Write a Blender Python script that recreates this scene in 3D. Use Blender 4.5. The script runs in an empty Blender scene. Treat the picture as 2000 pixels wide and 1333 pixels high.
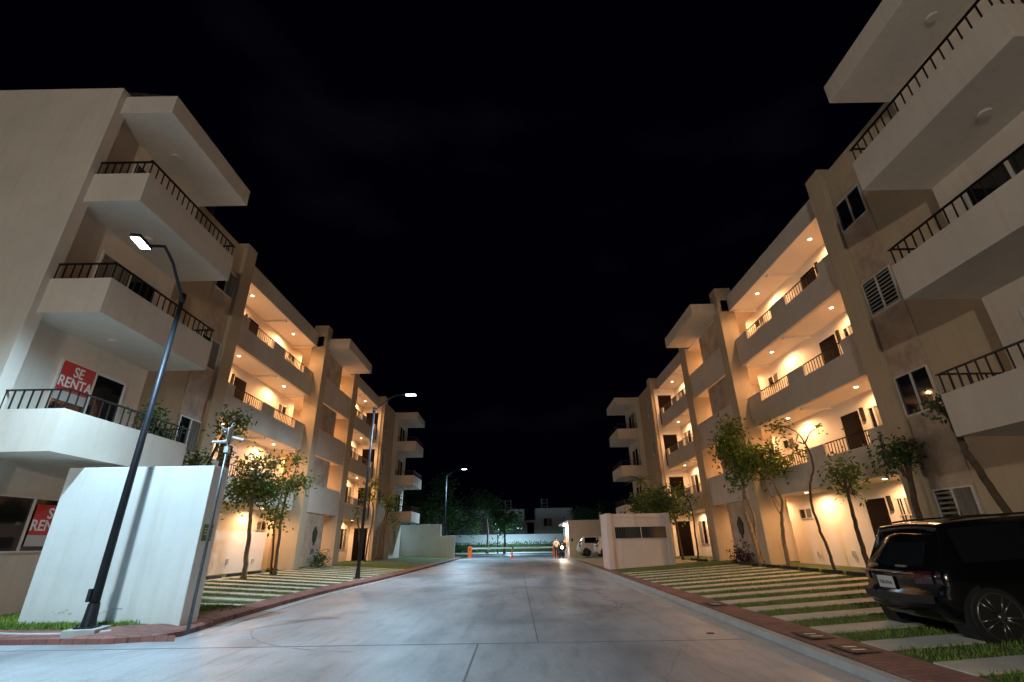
import bpy, bmesh, math, random
from mathutils import Vector, Matrix
R = math.radians
random.seed(7)
sc = bpy.context.scene
col = sc.collection

# ------------------------------------------------------------------ camera
cam_d = bpy.data.cameras.new('camera')
cam = bpy.data.objects.new('camera', cam_d); col.objects.link(cam)
cam.location = (0, 0, 1.4)
cam.rotation_euler = (1.9723, 0.0151, 0.0088)
cam_d.sensor_width = 36.0
cam_d.lens = 927.41 / 2000 * 36
cam_d.clip_start = 0.05; cam_d.clip_end = 2000
sc.camera = cam

# ------------------------------------------------------------------ night sky
w = bpy.data.worlds.new('World'); sc.world = w; w.use_nodes = True
nt = w.node_tree; nt.nodes.clear()
wo = nt.nodes.new('ShaderNodeOutputWorld'); bg = nt.nodes.new('ShaderNodeBackground')
tc = nt.nodes.new('ShaderNodeTexCoord'); mp = nt.nodes.new('ShaderNodeMapping')
mp.inputs['Scale'].default_value = (1.6, 1.6, 4.5)
nz = nt.nodes.new('ShaderNodeTexNoise'); nz.inputs['Scale'].default_value = 1.6; nz.inputs['Detail'].default_value = 6
cr = nt.nodes.new('ShaderNodeValToRGB')
cr.color_ramp.elements[0].position = 0.56; cr.color_ramp.elements[0].color = (0.0003, 0.00035, 0.0013, 1)
cr.color_ramp.elements[1].position = 0.80; cr.color_ramp.elements[1].color = (0.0026, 0.0025, 0.0038, 1)
nt.links.new(tc.outputs['Generated'], mp.inputs['Vector']); nt.links.new(mp.outputs['Vector'], nz.inputs['Vector'])
nt.links.new(nz.outputs['Fac'], cr.inputs['Fac']); nt.links.new(cr.outputs['Color'], bg.inputs['Color'])
nt.links.new(bg.outputs['Background'], wo.inputs['Surface'])
bg.inputs['Strength'].default_value = 0.75

# ------------------------------------------------------------------ exposure / render
sc.view_settings.view_transform = 'Standard'; sc.view_settings.look = 'None'
sc.view_settings.exposure = 0.55; sc.view_settings.gamma = 1.0
sc.render.engine = 'CYCLES'
sc.cycles.use_denoising = True
sc.cycles.max_bounces = 8; sc.cycles.diffuse_bounces = 6; sc.cycles.glossy_bounces = 3
sc.cycles.sample_clamp_indirect = 4.0

STREET = (0.50, 0.78, 1.0)
WARM = (1.0, 0.52, 0.24)

# ------------------------------------------------------------------ materials
def mat(name, c, rough=0.8, noise=0.0, nscale=3.0, c2=None, bump=0.0, bscale=60, metal=0.0, emit=None, estr=0, stretch=None, spec=None, streak=0.0):
    m = bpy.data.materials.new(name); m.use_nodes = True
    t = m.node_tree; b = t.nodes['Principled BSDF']
    b.inputs['Base Color'].default_value = (*c, 1); b.inputs['Roughness'].default_value = rough
    b.inputs['Metallic'].default_value = metal
    if spec is not None: b.inputs['Specular IOR Level'].default_value = spec
    tcn = t.nodes.new('ShaderNodeTexCoord'); vec = tcn.outputs['Object']
    if stretch:
        mm = t.nodes.new('ShaderNodeMapping'); mm.inputs['Scale'].default_value = stretch
        t.links.new(vec, mm.inputs['Vector']); vec = mm.outputs['Vector']
    if noise > 0 or c2:
        n = t.nodes.new('ShaderNodeTexNoise'); n.inputs['Scale'].default_value = nscale; n.inputs['Detail'].default_value = 8
        n.inputs['Roughness'].default_value = 0.65
        t.links.new(vec, n.inputs['Vector'])
        r = t.nodes.new('ShaderNodeValToRGB')
        a = c if c2 else tuple(x * (1 - noise) for x in c)
        d = c2 if c2 else tuple(min(1, x * (1 + noise)) for x in c)
        r.color_ramp.elements[0].color = (*a, 1); r.color_ramp.elements[1].color = (*d, 1)
        r.color_ramp.elements[0].position = 0.32; r.color_ramp.elements[1].position = 0.68
        t.links.new(n.outputs['Fac'], r.inputs['Fac']); t.links.new(r.outputs['Color'], b.inputs['Base Color'])
    if streak > 0:
        mm2 = t.nodes.new('ShaderNodeMapping'); mm2.inputs['Scale'].default_value = (5.5, 5.5, .33)
        n3 = t.nodes.new('ShaderNodeTexNoise'); n3.inputs['Scale'].default_value = 1.3; n3.inputs['Detail'].default_value = 6
        r3 = t.nodes.new('ShaderNodeValToRGB'); q_ = 1 - streak
        r3.color_ramp.elements[0].color = (q_, q_ * .98, q_ * .95, 1); r3.color_ramp.elements[1].color = (1, 1, 1, 1)
        r3.color_ramp.elements[0].position = .30; r3.color_ramp.elements[1].position = .52
        mx = t.nodes.new('ShaderNodeMixRGB'); mx.blend_type = 'MULTIPLY'; mx.inputs['Fac'].default_value = 1
        t.links.new(tcn.outputs['Object'], mm2.inputs['Vector']); t.links.new(mm2.outputs['Vector'], n3.inputs['Vector']); t.links.new(n3.outputs['Fac'], r3.inputs['Fac'])
        t.links.new(r.outputs['Color'], mx.inputs[1]); t.links.new(r3.outputs['Color'], mx.inputs[2]); t.links.new(mx.outputs['Color'], b.inputs['Base Color'])
    if bump > 0:
        n2 = t.nodes.new('ShaderNodeTexNoise'); n2.inputs['Scale'].default_value = bscale; n2.inputs['Detail'].default_value = 5
        t.links.new(tcn.outputs['Object'], n2.inputs['Vector'])
        bp = t.nodes.new('ShaderNodeBump'); bp.inputs['Strength'].default_value = bump; bp.inputs['Distance'].default_value = 0.02
        t.links.new(n2.outputs['Fac'], bp.inputs['Height']); t.links.new(bp.outputs['Normal'], b.inputs['Normal'])
    if emit:
        b.inputs['Emission Color'].default_value = (*emit, 1); b.inputs['Emission Strength'].default_value = estr
    return m

M = {}
M['stucco'] = mat('stucco', (0.60, 0.535, 0.455), 0.9, 0.07, 0.9, streak=0.05, bump=0.25, bscale=90)
M['cream'] = mat('cream_stucco', (0.48, 0.385, 0.262), 0.9, 0.07, 0.9, streak=0.05, bump=0.25, bscale=90)
M['inner'] = mat('corridor_plaster', (0.83, 0.755, 0.65), 0.85, 0.05, 0.8, bump=0.12, bscale=70)
M['white'] = mat('white_wall', (0.62, 0.64, 0.61), 0.85, 0.07, 0.7, streak=0.05, bump=0.3, bscale=70)
M['stone'] = mat('travertine', (0.33, 0.235, 0.165), 0.6, 0, 1.7, c2=(0.58, 0.47, 0.35), bump=0.2, bscale=14)
M['metal'] = mat('dark_metal', (0.020, 0.013, 0.011), 0.42, metal=0.3)
M['post'] = mat('post_paint', (0.010, 0.013, 0.019), 0.5, 0.2, 9, spec=.35)
M['galv'] = mat('galvanised', (0.13, 0.135, 0.14), 0.4, 0.2, 8, metal=0.7)
M['glass'] = mat('night_glass', (0.010, 0.011, 0.013), 0.04, spec=0.8)
M['frame'] = mat('aluminium', (0.62, 0.60, 0.56), 0.45, metal=0.2)
M['palehouse'] = mat('pale_house', (0.80, 0.82, 0.78), .9, .06, .6)
M['door'] = mat('dark_wood', (0.0075, 0.0038, 0.0026), 0.75, 0.35, 2.2, stretch=(14, 14, 1.2), spec=.08)
M['pinkwall'] = mat('pink_stucco', (0.68, 0.585, 0.53), 0.9, 0.06, 0.9, streak=0.08, bump=0.25, bscale=90)
M['blind'] = mat('blind', (0.23, 0.21, 0.17), 0.8, 0.08)
M['curtain'] = mat('curtain', (0.16, 0.15, 0.13), 0.9, 0.5, 1.6, stretch=(9, 9, 0.4))
M['bulb'] = mat('downlight_glow', (1, .9, .7), 0.5, emit=(1.0, 0.80, 0.52), estr=14)
M['led'] = mat('led_panel', (1, 1, 1), 0.5, emit=(0.80, 0.93, 1.0), estr=30)
M['hutlamp'] = mat('hut_lamp', (1, 1, 1), 0.5, emit=(1.0, 0.86, 0.66), estr=22)
M['headlight'] = mat('headlight', (1, 1, 1), 0.5, emit=(1.0, 0.93, 0.86), estr=25)
M['red'] = mat('banner_red', (0.50, 0.022, 0.022), 0.55, 0.06, 4)
M['text'] = mat('banner_white', (0.80, 0.76, 0.70), 0.55, 0.04, 8)
M['green'] = mat('sign_green', (0.05, 0.15, 0.02), 0.5, 0.1, 8)
M['palegreen'] = mat('sign_pale', (0.42, 0.50, 0.30), 0.5, 0.05, 8)
M['orange'] = mat('orange_paint', (0.85, 0.13, 0.018), 0.5, 0.06, 6)
M['rubber'] = mat('rubber', (0.010, 0.010, 0.010), 0.7, 0.2, 20)
M['carblack'] = mat('black_paint', (0.004, 0.004, 0.005), 0.16, spec=0.4)
M['carwhite'] = mat('white_paint', (0.72, 0.68, 0.62), 0.2, 0.02, 3)
M['lens'] = mat('tail_lens', (0.05, 0.010, 0.013), 0.15, 0.3, 25, spec=0.8)
M['alloy'] = mat('alloy', (0.17, 0.165, 0.16), 0.3, metal=0.8)
M['plate'] = mat('plate', (0.50, 0.50, 0.47), 0.5, 0.05, 30)
M['ink'] = mat('plate_ink', (0.06, 0.06, 0.06), 0.6)
M['skin'] = mat('skin', (0.36, 0.20, 0.13), 0.6)
M['shirt'] = mat('pale_shirt', (0.62, 0.55, 0.46), 0.85, 0.1, 14)
M['darkcloth'] = mat('dark_cloth', (0.018, 0.018, 0.022), 0.9)
M['jeans'] = mat('jeans', (0.03, 0.035, 0.05), 0.9)
M['hair'] = mat('hair', (0.012, 0.008, 0.006), 0.6)
M['bark'] = mat('bark', (0.10, 0.068, 0.042), 0.95, 0.35, 9, bump=0.8, bscale=40)
M['palebark'] = mat('pale_bark', (0.26, 0.19, 0.12), 0.95, 0.4, 9, bump=0.8, bscale=40)
M['leaf'] = mat('leaf', (0.040, 0.075, 0.012), 0.5, 0, 2.6, c2=(0.11, 0.155, 0.022))
M['leafdark'] = mat('leaf_dark', (0.018, 0.045, 0.014), 0.5, 0, 1.4, c2=(0.05, 0.11, 0.035))
M['leafred'] = mat('leaf_red', (0.05, 0.012, 0.010), 0.6, 0, 6, c2=(0.09, 0.03, 0.02))
M['thatch'] = mat('thatch', (0.15, 0.11, 0.08), 0.95, 0.4, 6)
M['bronze'] = mat('plaque', (0.035, 0.040, 0.030), 0.5, 0.4, 18)
M['ac'] = mat('box_white', (0.45, 0.44, 0.42), 0.6, 0.05)
M['beigecap'] = mat('manhole_beige', (0.44, 0.36, 0.20), 0.85, 0.18, 5)

def leafy(name, c1, c2):
    m = mat(name, c1, .5, 0, 2.6, c2=c2); t = m.node_tree; b = t.nodes['Principled BSDF']
    tr = t.nodes.new('ShaderNodeBsdfTranslucent'); mx = t.nodes.new('ShaderNodeMixShader'); mx.inputs[0].default_value = .38
    src = b.inputs['Base Color'].links[0].from_socket; t.links.new(src, tr.inputs['Color'])
    out = [n for n in t.nodes if n.type == 'OUTPUT_MATERIAL'][0]
    t.links.new(b.outputs[0], mx.inputs[1]); t.links.new(tr.outputs[0], mx.inputs[2]); t.links.new(mx.outputs[0], out.inputs['Surface']); return m
M['leaf'] = leafy('leaf_translucent', (0.055, 0.105, 0.014), (0.15, 0.21, 0.03))
M['leafdark'] = leafy('leaf_dark_translucent', (0.028, 0.065, 0.016), (0.08, 0.15, 0.04))
def road_mat():
    m = mat('concrete_road', (0.36, 0.37, 0.385), 0.55, 0, 0.5, c2=(0.50, 0.50, 0.51), bump=0.25, bscale=45)
    t = m.node_tree; b = t.nodes['Principled BSDF']; tcn = [n for n in t.nodes if n.type == 'TEX_COORD'][0]
    cr = [n for n in t.nodes if n.type == 'VALTORGB'][0]
    # slow stains and tyre wear multiply the slab colour
    def layer(prev, scale, lo, hi, p0, p1, st, dist=0.0):
        mm = t.nodes.new('ShaderNodeMapping'); mm.inputs['Scale'].default_value = st
        n = t.nodes.new('ShaderNodeTexNoise'); n.inputs['Scale'].default_value = scale; n.inputs['Detail'].default_value = 6
        n.inputs['Distortion'].default_value = dist
        r = t.nodes.new('ShaderNodeValToRGB'); r.color_ramp.elements[0].color = (lo, lo, lo, 1); r.color_ramp.elements[1].color = (hi, hi, hi, 1)
        r.color_ramp.elements[0].position = p0; r.color_ramp.elements[1].position = p1
        mx = t.nodes.new('ShaderNodeMixRGB'); mx.blend_type = 'MULTIPLY'; mx.inputs['Fac'].default_value = 1
        t.links.new(tcn.outputs['Object'], mm.inputs['Vector']); t.links.new(mm.outputs['Vector'], n.inputs['Vector'])
        t.links.new(n.outputs['Fac'], r.inputs['Fac']); t.links.new(prev, mx.inputs[1]); t.links.new(r.outputs['Color'], mx.inputs[2])
        return mx.outputs['Color']
    o = layer(cr.outputs['Color'], 0.5, 0.62, 1.0, 0.36, 0.56, (1.0, 0.45, 1), 0.6)
    o = layer(o, 2.2, 0.78, 1.0, 0.30, 0.50, (2.4, 0.5, 1), 0.2)
    o = layer(o, 0.9, 0.70, 1.0, 0.28, 0.42, (3.2, 0.12, 1), 0.1)
    o = layer(o, 26.0, 0.84, 1.0, 0.35, 0.6, (1, 1, 1))
    o = layer(o, 75.0, 0.72, 1.0, 0.30, 0.42, (1, 1, 1))
    t.links.new(o, b.inputs['Base Color'])
    # polished wheel paths: roughness varies
    n = t.nodes.new('ShaderNodeTexNoise'); n.inputs['Scale'].default_value = 1.1; n.inputs['Detail'].default_value = 5
    r = t.nodes.new('ShaderNodeMapRange'); r.inputs[3].default_value = 0.30; r.inputs[4].default_value = 0.55
    t.links.new(tcn.outputs['Object'], n.inputs['Vector']); t.links.new(n.outputs['Fac'], r.inputs[0]); t.links.new(r.outputs[0], b.inputs['Roughness'])
    return m
M['road'] = road_mat()
M['kerb'] = mat('kerb_concrete', (0.38, 0.37, 0.35), 0.75, 0.14, 2.5, bump=0.3, bscale=50)
M['strip'] = mat('strip_concrete', (0.50, 0.465, 0.375), 0.85, 0.18, 2.2, bump=0.4, bscale=50)
M['joint'] = mat('joint', (0.19, 0.19, 0.19), 0.9)
M['soil'] = mat('turf_soil', (0.040, 0.080, 0.014), 0.95, 0, 2.2, c2=(0.085, 0.115, 0.028), bump=0.8, bscale=30)
M['grassblade'] = mat('grass_blade', (0.085, 0.165, 0.012), 0.6, 0, 1.6, c2=(0.19, 0.27, 0.03))

def brick_mat():
    m = bpy.data.materials.new('brick_paving'); m.use_nodes = True
    t = m.node_tree; b = t.nodes['Principled BSDF']; b.inputs['Roughness'].default_value = 0.85
    tcn = t.nodes.new('ShaderNodeTexCoord'); br = t.nodes.new('ShaderNodeTexBrick')
    br.inputs['Scale'].default_value = 1; br.inputs['Brick Width'].default_value = 0.22; br.inputs['Row Height'].default_value = 0.11
    br.inputs['Mortar Size'].default_value = 0.006; br.inputs['Color1'].default_value = (0.25, 0.110, 0.088, 1)
    br.inputs['Color2'].default_value = (0.18, 0.080, 0.066, 1); br.inputs['Mortar'].default_value = (0.085, 0.05, 0.042, 1)
    n = t.nodes.new('ShaderNodeTexNoise'); n.inputs['Scale'].default_value = 2.2; n.inputs['Detail'].default_value = 6
    mx = t.nodes.new('ShaderNodeMixRGB'); mx.blend_type = 'OVERLAY'; mx.inputs['Fac'].default_value = 0.55
    t.links.new(tcn.outputs['Object'], br.inputs['Vector']); t.links.new(tcn.outputs['Object'], n.inputs['Vector'])
    t.links.new(br.outputs['Color'], mx.inputs[1]); t.links.new(n.outputs['Fac'], mx.inputs[2]); t.links.new(mx.outputs['Color'], b.inputs['Base Color'])
    return m
M['brick'] = brick_mat()

# ------------------------------------------------------------------ helpers
def tag(o, label=None, cat=None, group=None, kind=None):
    if label: o['label'] = label
    if cat: o['category'] = cat
    if group: o['group'] = group
    if kind: o['kind'] = kind
    return o
def empty(name, loc, label, cat, group=None, rz=0):
    o = bpy.data.objects.new(name, None); col.objects.link(o)
    o.location = loc; o.rotation_euler = (0, 0, rz); o.empty_display_size = .2
    return tag(o, label, cat, group)
class MB:
    """collects shapes (local coordinates) into one mesh object"""
    def __init__(s): s.v = []; s.f = []; s.smooth = False
    def add(s, vs, fs):
        n = len(s.v); s.v += [tuple(v) for v in vs]; s.f += [tuple(i + n for i in f) for f in fs]; return s
    def box(s, x0, x1, y0, y1, z0, z1):
        x0, x1 = sorted((x0, x1)); y0, y1 = sorted((y0, y1)); z0, z1 = sorted((z0, z1))
        return s.add([(x0, y0, z0), (x1, y0, z0), (x1, y1, z0), (x0, y1, z0), (x0, y0, z1), (x1, y0, z1), (x1, y1, z1), (x0, y1, z1)],
                     [(0, 3, 2, 1), (4, 5, 6, 7), (0, 1, 5, 4), (1, 2, 6, 5), (2, 3, 7, 6), (3, 0, 4, 7)])
    def tube(s, pts, rad, n=10, cap=True):
        pts = [Vector(p) for p in pts]; k = len(pts)
        if not hasattr(rad, '__len__'): rad = [rad] * k
        rings = []; up = Vector((0, 0, 1)); prev = None
        for i, p in enumerate(pts):
            d = (pts[min(i + 1, k - 1)] - pts[max(i - 1, 0)]).normalized()
            if prev is None:
                a = d.cross(up) if abs(d.z) < .95 else d.cross(Vector((1, 0, 0)))
            else: a = prev - d * prev.dot(d)
            a.normalize(); prev = a; b = d.cross(a)
            rings.append([p + (a * math.cos(2 * math.pi * j / n) + b * math.sin(2 * math.pi * j / n)) * rad[i] for j in range(n)])
        vs = [v for r in rings for v in r]; fs = []
        for i in range(k - 1):
            for j in range(n): fs.append((i * n + j, i * n + (j + 1) % n, (i + 1) * n + (j + 1) % n, (i + 1) * n + j))
        if cap: fs += [tuple(range(n))[::-1], tuple(range((k - 1) * n, k * n))]
        return s.add(vs, fs)
    def cyl(s, c, r, z0, z1, n=20, r2=None): return s.tube([(c[0], c[1], z0), (c[0], c[1], z1)], [r, r if r2 is None else r2], n)
    def sphere(s, c, r, n=10, sz=1.0):
        vs = []; fs = []
        for i in range(n + 1):
            th = math.pi * i / n
            for j in range(n * 2):
                ph = math.pi * j / n
                vs.append((c[0] + r * math.sin(th) * math.cos(ph), c[1] + r * math.sin(th) * math.sin(ph), c[2] + r * sz * math.cos(th)))
        for i in range(n):
            for j in range(n * 2): fs.append((i * 2 * n + j, (i + 1) * 2 * n + j, (i + 1) * 2 * n + (j + 1) % (2 * n), i * 2 * n + (j + 1) % (2 * n)))
        return s.add(vs, fs)
    def build(s, name, m, parent=None, smooth=False, bevel=0):
        me = bpy.data.meshes.new(name); me.from_pydata(s.v, [], s.f); me.update()
        bm = bmesh.new(); bm.from_mesh(me); bmesh.ops.recalc_face_normals(bm, faces=bm.faces); bm.to_mesh(me); bm.free()
        if smooth:
            for p in me.polygons: p.use_smooth = True
        me.materials.append(M[m] if isinstance(m, str) else m)
        o = bpy.data.objects.new(name, me); col.objects.link(o)
        if parent: o.parent = parent
        if bevel:
            b = o.modifiers.new('b', 'BEVEL'); b.width = bevel; b.segments = 2; b.limit_method = 'ANGLE'
        return o
def light(kind, name, loc, power, color, parent=None, size=.05, spot=None, blend=.5, rot=(0, 0, 0)):
    l = bpy.data.lights.new(name, kind); l.energy = power; l.color = color; l.shadow_soft_size = size
    if spot: l.spot_size = R(spot); l.spot_blend = blend
    o = bpy.data.objects.new(name, l); col.objects.link(o); o.location = loc; o.rotation_euler = rot
    if parent: o.parent = parent
    return o
def text_mesh(name, s, size, m, parent, matrix, sx=1.0, shear=0.0, bold=0.0):
    c = bpy.data.curves.new(name, 'FONT'); c.body = s; c.size = size; c.align_x = 'CENTER'; c.align_y = 'CENTER'
    c.extrude = 0.002; c.offset = bold; c.shear = shear; c.space_line = .82
    o = bpy.data.objects.new(name, c); col.objects.link(o)
    dg = bpy.context.evaluated_depsgraph_get(); me = bpy.data.meshes.new_from_object(o.evaluated_get(dg))
    bpy.data.objects.remove(o); me.transform(Matrix.Diagonal((sx, 1, 1, 1))); me.transform(matrix)
    me.materials.clear(); me.materials.append(M[m])
    o = bpy.data.objects.new(name, me); col.objects.link(o); o.parent = parent
    return o

# ------------------------------------------------------------------ terrain heights
def kl(y):   # left kerb line
    if y < 9.2: return -5.85
    return -5.75 - .35 * math.exp(-((y - 16) / 6) ** 2) + .008 * max(0, y - 11)
def kr(y): return 3.68 + .021 * (y - 5.9)
SR, SL = .055, .06
def gz(x, y):
    if x > kr(y):
        return .11 + SR * min(x - kr(y), 6.3)
    if x < kl(y):
        s = SL * min(1, max(0, (y - 10.5) / 3.5)); d = kl(y) - x
        sm = lambda t: (lambda q: q * q * (3 - 2 * q))(min(1, max(0, t)))
        m = .085 * sm((y - 9.1) / .5) * sm((-x - 6.0) / .5) * (1 - sm((y - 11.2) / 2))
        return .080 + .04 * min(d, .5) + m + s * min(d, 5.0)
    return -.05
# ------------------------------------------------------------------ ground and road
def sheet(name, f, xs, ys, m, hf, kind='structure', parent=None, skip=None):
    vs = [(f(x, y) if f else x, y, 0) for y in ys for x in xs]
    vs = [(v[0], v[1], hf(v[0], v[1])) for v in vs]; nx = len(xs)
    fs = [(j * nx + i, j * nx + i + 1, (j + 1) * nx + i + 1, (j + 1) * nx + i) for j in range(len(ys) - 1) for i in range(nx - 1)]
    mb = MB(); mb.add(vs, fs); o = mb.build(name, m, parent)
    if kind: o['kind'] = kind
    return o
def frange(a, b, n): return [a + (b - a) * i / (n - 1) for i in range(n)]
# far base ground, below everything
b = MB(); b.add([(-900, -200, -.3), (900, -200, -.3), (900, 1200, -.3), (-900, 1200, -.3)], [(0, 1, 2, 3)]); tag(b.build('ground', 'soil'), kind='structure')
ysr = [9.0 + .5 * i for i in range(30)] + [24 + 1.5 * i for i in range(27)]
# planted ground left / right of the road, following the slope up to the buildings
def side_sheet(name, left):
    xs = frange(0, 1, 24); ys = ysr if left else [-6 + i for i in range(15)] + ysr[1:]
    def fx(t, y):
        if left: return (kl(y) - .02) - (t ** 1.5) * 30
        return kr(y) + .02 + (t ** 1.5) * 30
    vs = [(fx(t, y), y) for y in ys for t in xs]; nx = len(xs)
    vs = [(x, y, gz(x, y) - .012) for x, y in vs]
    fs = [(j * nx + i, j * nx + i + 1, (j + 1) * nx + i + 1, (j + 1) * nx + i) for j in range(len(ys) - 1) for i in range(nx - 1)]
    mb = MB(); mb.add(vs, fs); tag(mb.build(name, 'soil'), kind='structure')
side_sheet('lawn', True); side_sheet('lawn', False)
mb = MB(); mb.add([(-40, 8.98, .088), (-5.6, 8.98, .088), (-5.6, 8.98, -.3), (-40, 8.98, -.3)], [(0, 1, 2, 3)])
tag(mb.build('lawn_edge', 'brick'), kind='structure')
# road slab
b = MB(); b.add([(-60, -12, 0), (20, -12, 0), (20, 82, 0), (-60, 82, 0)], [(0, 1, 2, 3)]); tag(b.build('road', 'road'), kind='structure')
# kerbs: real steps
def strip_along(name, f0, f1, ys, z0, z1, m, slope=None):
    vs = []; fs = []
    for y in ys:
        a, b_ = f0(y), f1(y)
        za = z1 if not slope else slope(a, y); zb = z1 if not slope else slope(b_, y)
        vs += [(a, y, z0), (a, y, za), (b_, y, zb), (b_, y, z0)]
    for j in range(len(ys) - 1):
        o = 4 * j
        for k in range(3): fs.append((o + k, o + k + 1, o + 4 + k + 1, o + 4 + k))
    fs += [(0, 1, 2, 3), tuple(4 * (len(ys) - 1) + k for k in (3, 2, 1, 0))]
    mb = MB(); mb.add(vs, fs); return tag(mb.build(name, m), kind='structure')
ysl = [10.6 + .6 * i for i in range(40)] + [35 + 2 * i for i in range(9)]
ysrr = [-6 + 1.0 * i for i in range(59)]
strip_along('kerb', lambda y: kr(y) - .32, lambda y: kr(y), ysrr, -.02, .012, 'kerb')
strip_along('kerb', lambda y: kr(y), lambda y: kr(y) + .15, ysrr, -.02, .105, 'kerb')
strip_along('brick_path', lambda y: kr(y) + .15, lambda y: 4.40 + .005 * (y - 10), ysrr, -.02, .112, 'brick', slope=lambda x, y: gz(x, y) + .006)
strip_along('brick_path', lambda y: kl(y), lambda y: kl(y) - .46, ysl, -.02, .11, 'brick', slope=lambda x, y: gz(min(x, kl(y) - .005), y) + .022)
strip_along('kerb', lambda y: kl(y) + .30, lambda y: kl(y), ysl, -.02, .012, 'kerb')
# corner apron of bricks at the left junction
pts = [(-5.905, 10.6), (-5.83, 9.95), (-5.80, 9.45), (-5.98, 9.02), (-6.6, 8.82), (-7.6, 8.86), (-9, 8.9), (-14, 8.9), (-30, 8.9)]
inn = [(-6.20, 10.6), (-6.12, 10.2), (-6.10, 9.80), (-6.30, 9.58), (-6.9, 9.38), (-7.6, 9.26), (-9, 9.30), (-14, 9.35), (-30, 9.35)]
mb = MB(); n = len(pts); vs = []; Q = 6
for (x0, y0), (x1, y1) in zip(pts, inn):
    for q in range(Q):
        f = q / (Q - 1); x = x0 + (x1 - x0) * f; y = y0 + (y1 - y0) * f; vs.append((x, y, .078 if q == 0 else max(.082, gz(x, y) + .03)))
    vs.append((x0, y0, -.02))
fs = []
for i in range(n - 1):
    o = i * (Q + 1)
    for q in range(Q - 1): fs.append((o + q, o + q + 1, o + Q + 1 + q + 1, o + Q + 1 + q))
    fs.append((o, o + Q, o + 2 * Q + 1, o + Q + 1))
mb.add(vs, fs)
tag(mb.build('brick_corner', 'brick'), kind='structure')
# joints in the slab (shallow sealed grooves)
mb = MB()
mb.box(-14, .30, 8.38, 8.405, .001, .004); mb.box(-.62, -.595, -6, 8.38, .001, .004); mb.box(.29, .31, 8.40, 26, .001, .004)
mb.box(-5.6, .3, 26, 26.02, .001, .004); mb.box(.31, 3.5, 8.385, 8.40, .001, .004); mb.box(-.9, -.88, 26, 52, .001, .004)
tag(mb.build('road_joints', 'joint'), kind='structure')
rnd = random.Random(21)
def crack(p0, p1, n, amp, w_):
    mb = MB(); pts_ = []
    for i in range(n + 1):
        f = i / n; pts_.append((p0[0] + (p1[0] - p0[0]) * f + rnd.uniform(-amp, amp), p0[1] + (p1[1] - p0[1]) * f + rnd.uniform(-amp, amp)))
    for (a, b_), (c, d) in zip(pts_, pts_[1:]):
        l_ = math.hypot(c - a, d - b_); nx, ny = -(d - b_) / l_ * w_, (c - a) / l_ * w_
        mb.add([(a - nx, b_ - ny, .0015), (a + nx, b_ + ny, .0015), (c + nx, d + ny, .0015), (c - nx, d - ny, .0015)], [(0, 1, 2, 3)])
    tag(mb.build('road_crack', 'joint'), kind='structure')
crack((-5.5, 8.7), (-2.6, 9.7), 26, .03, .005); crack((-6.5, 7.6), (-5.2, 8.6), 16, .03, .004); crack((.3, 12.5), (3.4, 13.1), 22, .03, .004)
crack((-5.8, 17.5), (-.9, 18.0), 30, .04, .005); crack((1.2, 5.2), (2.3, 7.9), 20, .03, .003)
# dark arcs left by tyres
m_ty = mat('tyre_mark', (0.24, 0.24, 0.245), .7, .35, 7)
for rr, cx_, cy_, a0, a1 in ((2.0, .4, 13.2, -75, 25), (2.12, .4, 13.2, -70, 20), (3.1, -1.9, 11.0, 200, 262)):
    mb = MB(); nn = 40; vs = []
    for i in range(nn + 1):
        a = R(a0 + (a1 - a0) * i / nn); wv = .018 + .012 * math.sin(i * .7)
        vs += [(cx_ + (rr - wv) * math.cos(a), cy_ + (rr - wv) * math.sin(a), .0018), (cx_ + (rr + wv) * math.cos(a), cy_ + (rr + wv) * math.sin(a), .0018)]
    mb.add(vs, [(2 * i, 2 * i + 1, 2 * i + 3, 2 * i + 2) for i in range(nn) if rnd.random() < .8]); tag(mb.build('tyre_mark', m_ty), kind='structure')
# paving strips of the parking bays
def strips(ys, x0, x1, width, name):
    mb = MB()
    for y in ys:
        a = x0(y); b_ = x1(y)
        if a > b_: a, b_ = b_, a
        seg = frange(a, b_, 6); vs = []; fs = []
        for x in seg:
            z = gz(x, y) + .008
            vs += [(x, y - width / 2, z), (x, y + width / 2, z), (x, y - width / 2, z - .05), (x, y + width / 2, z - .05)]
        for i in range(5):
            o = 4 * i; fs += [(o, o + 4, o + 5, o + 1), (o, o + 2, o + 6, o + 4), (o + 1, o + 5, o + 7, o + 3)]
        fs += [(0, 1, 3, 2), (20, 22, 23, 21)]
        mb.add(vs, fs)
    return tag(mb.build(name, 'strip'), kind='structure')
RY = [-1.2 + 1.165 * i for i in range(21)]
strips(RY, lambda y: 4.42, lambda y: 9.25, .50, 'parking_paving')
strips([26.7 + 1.2 * i for i in range(13)], lambda y: 4.6, lambda y: 9.2, .5, 'parking_paving')
LY = [12.62 + 1.13 * i for i in range(15)]
strips(LY, lambda y: kl(y) - .48, lambda y: -10.55 if y > 12.8 else -8.3, .44, 'parking_paving')
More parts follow.
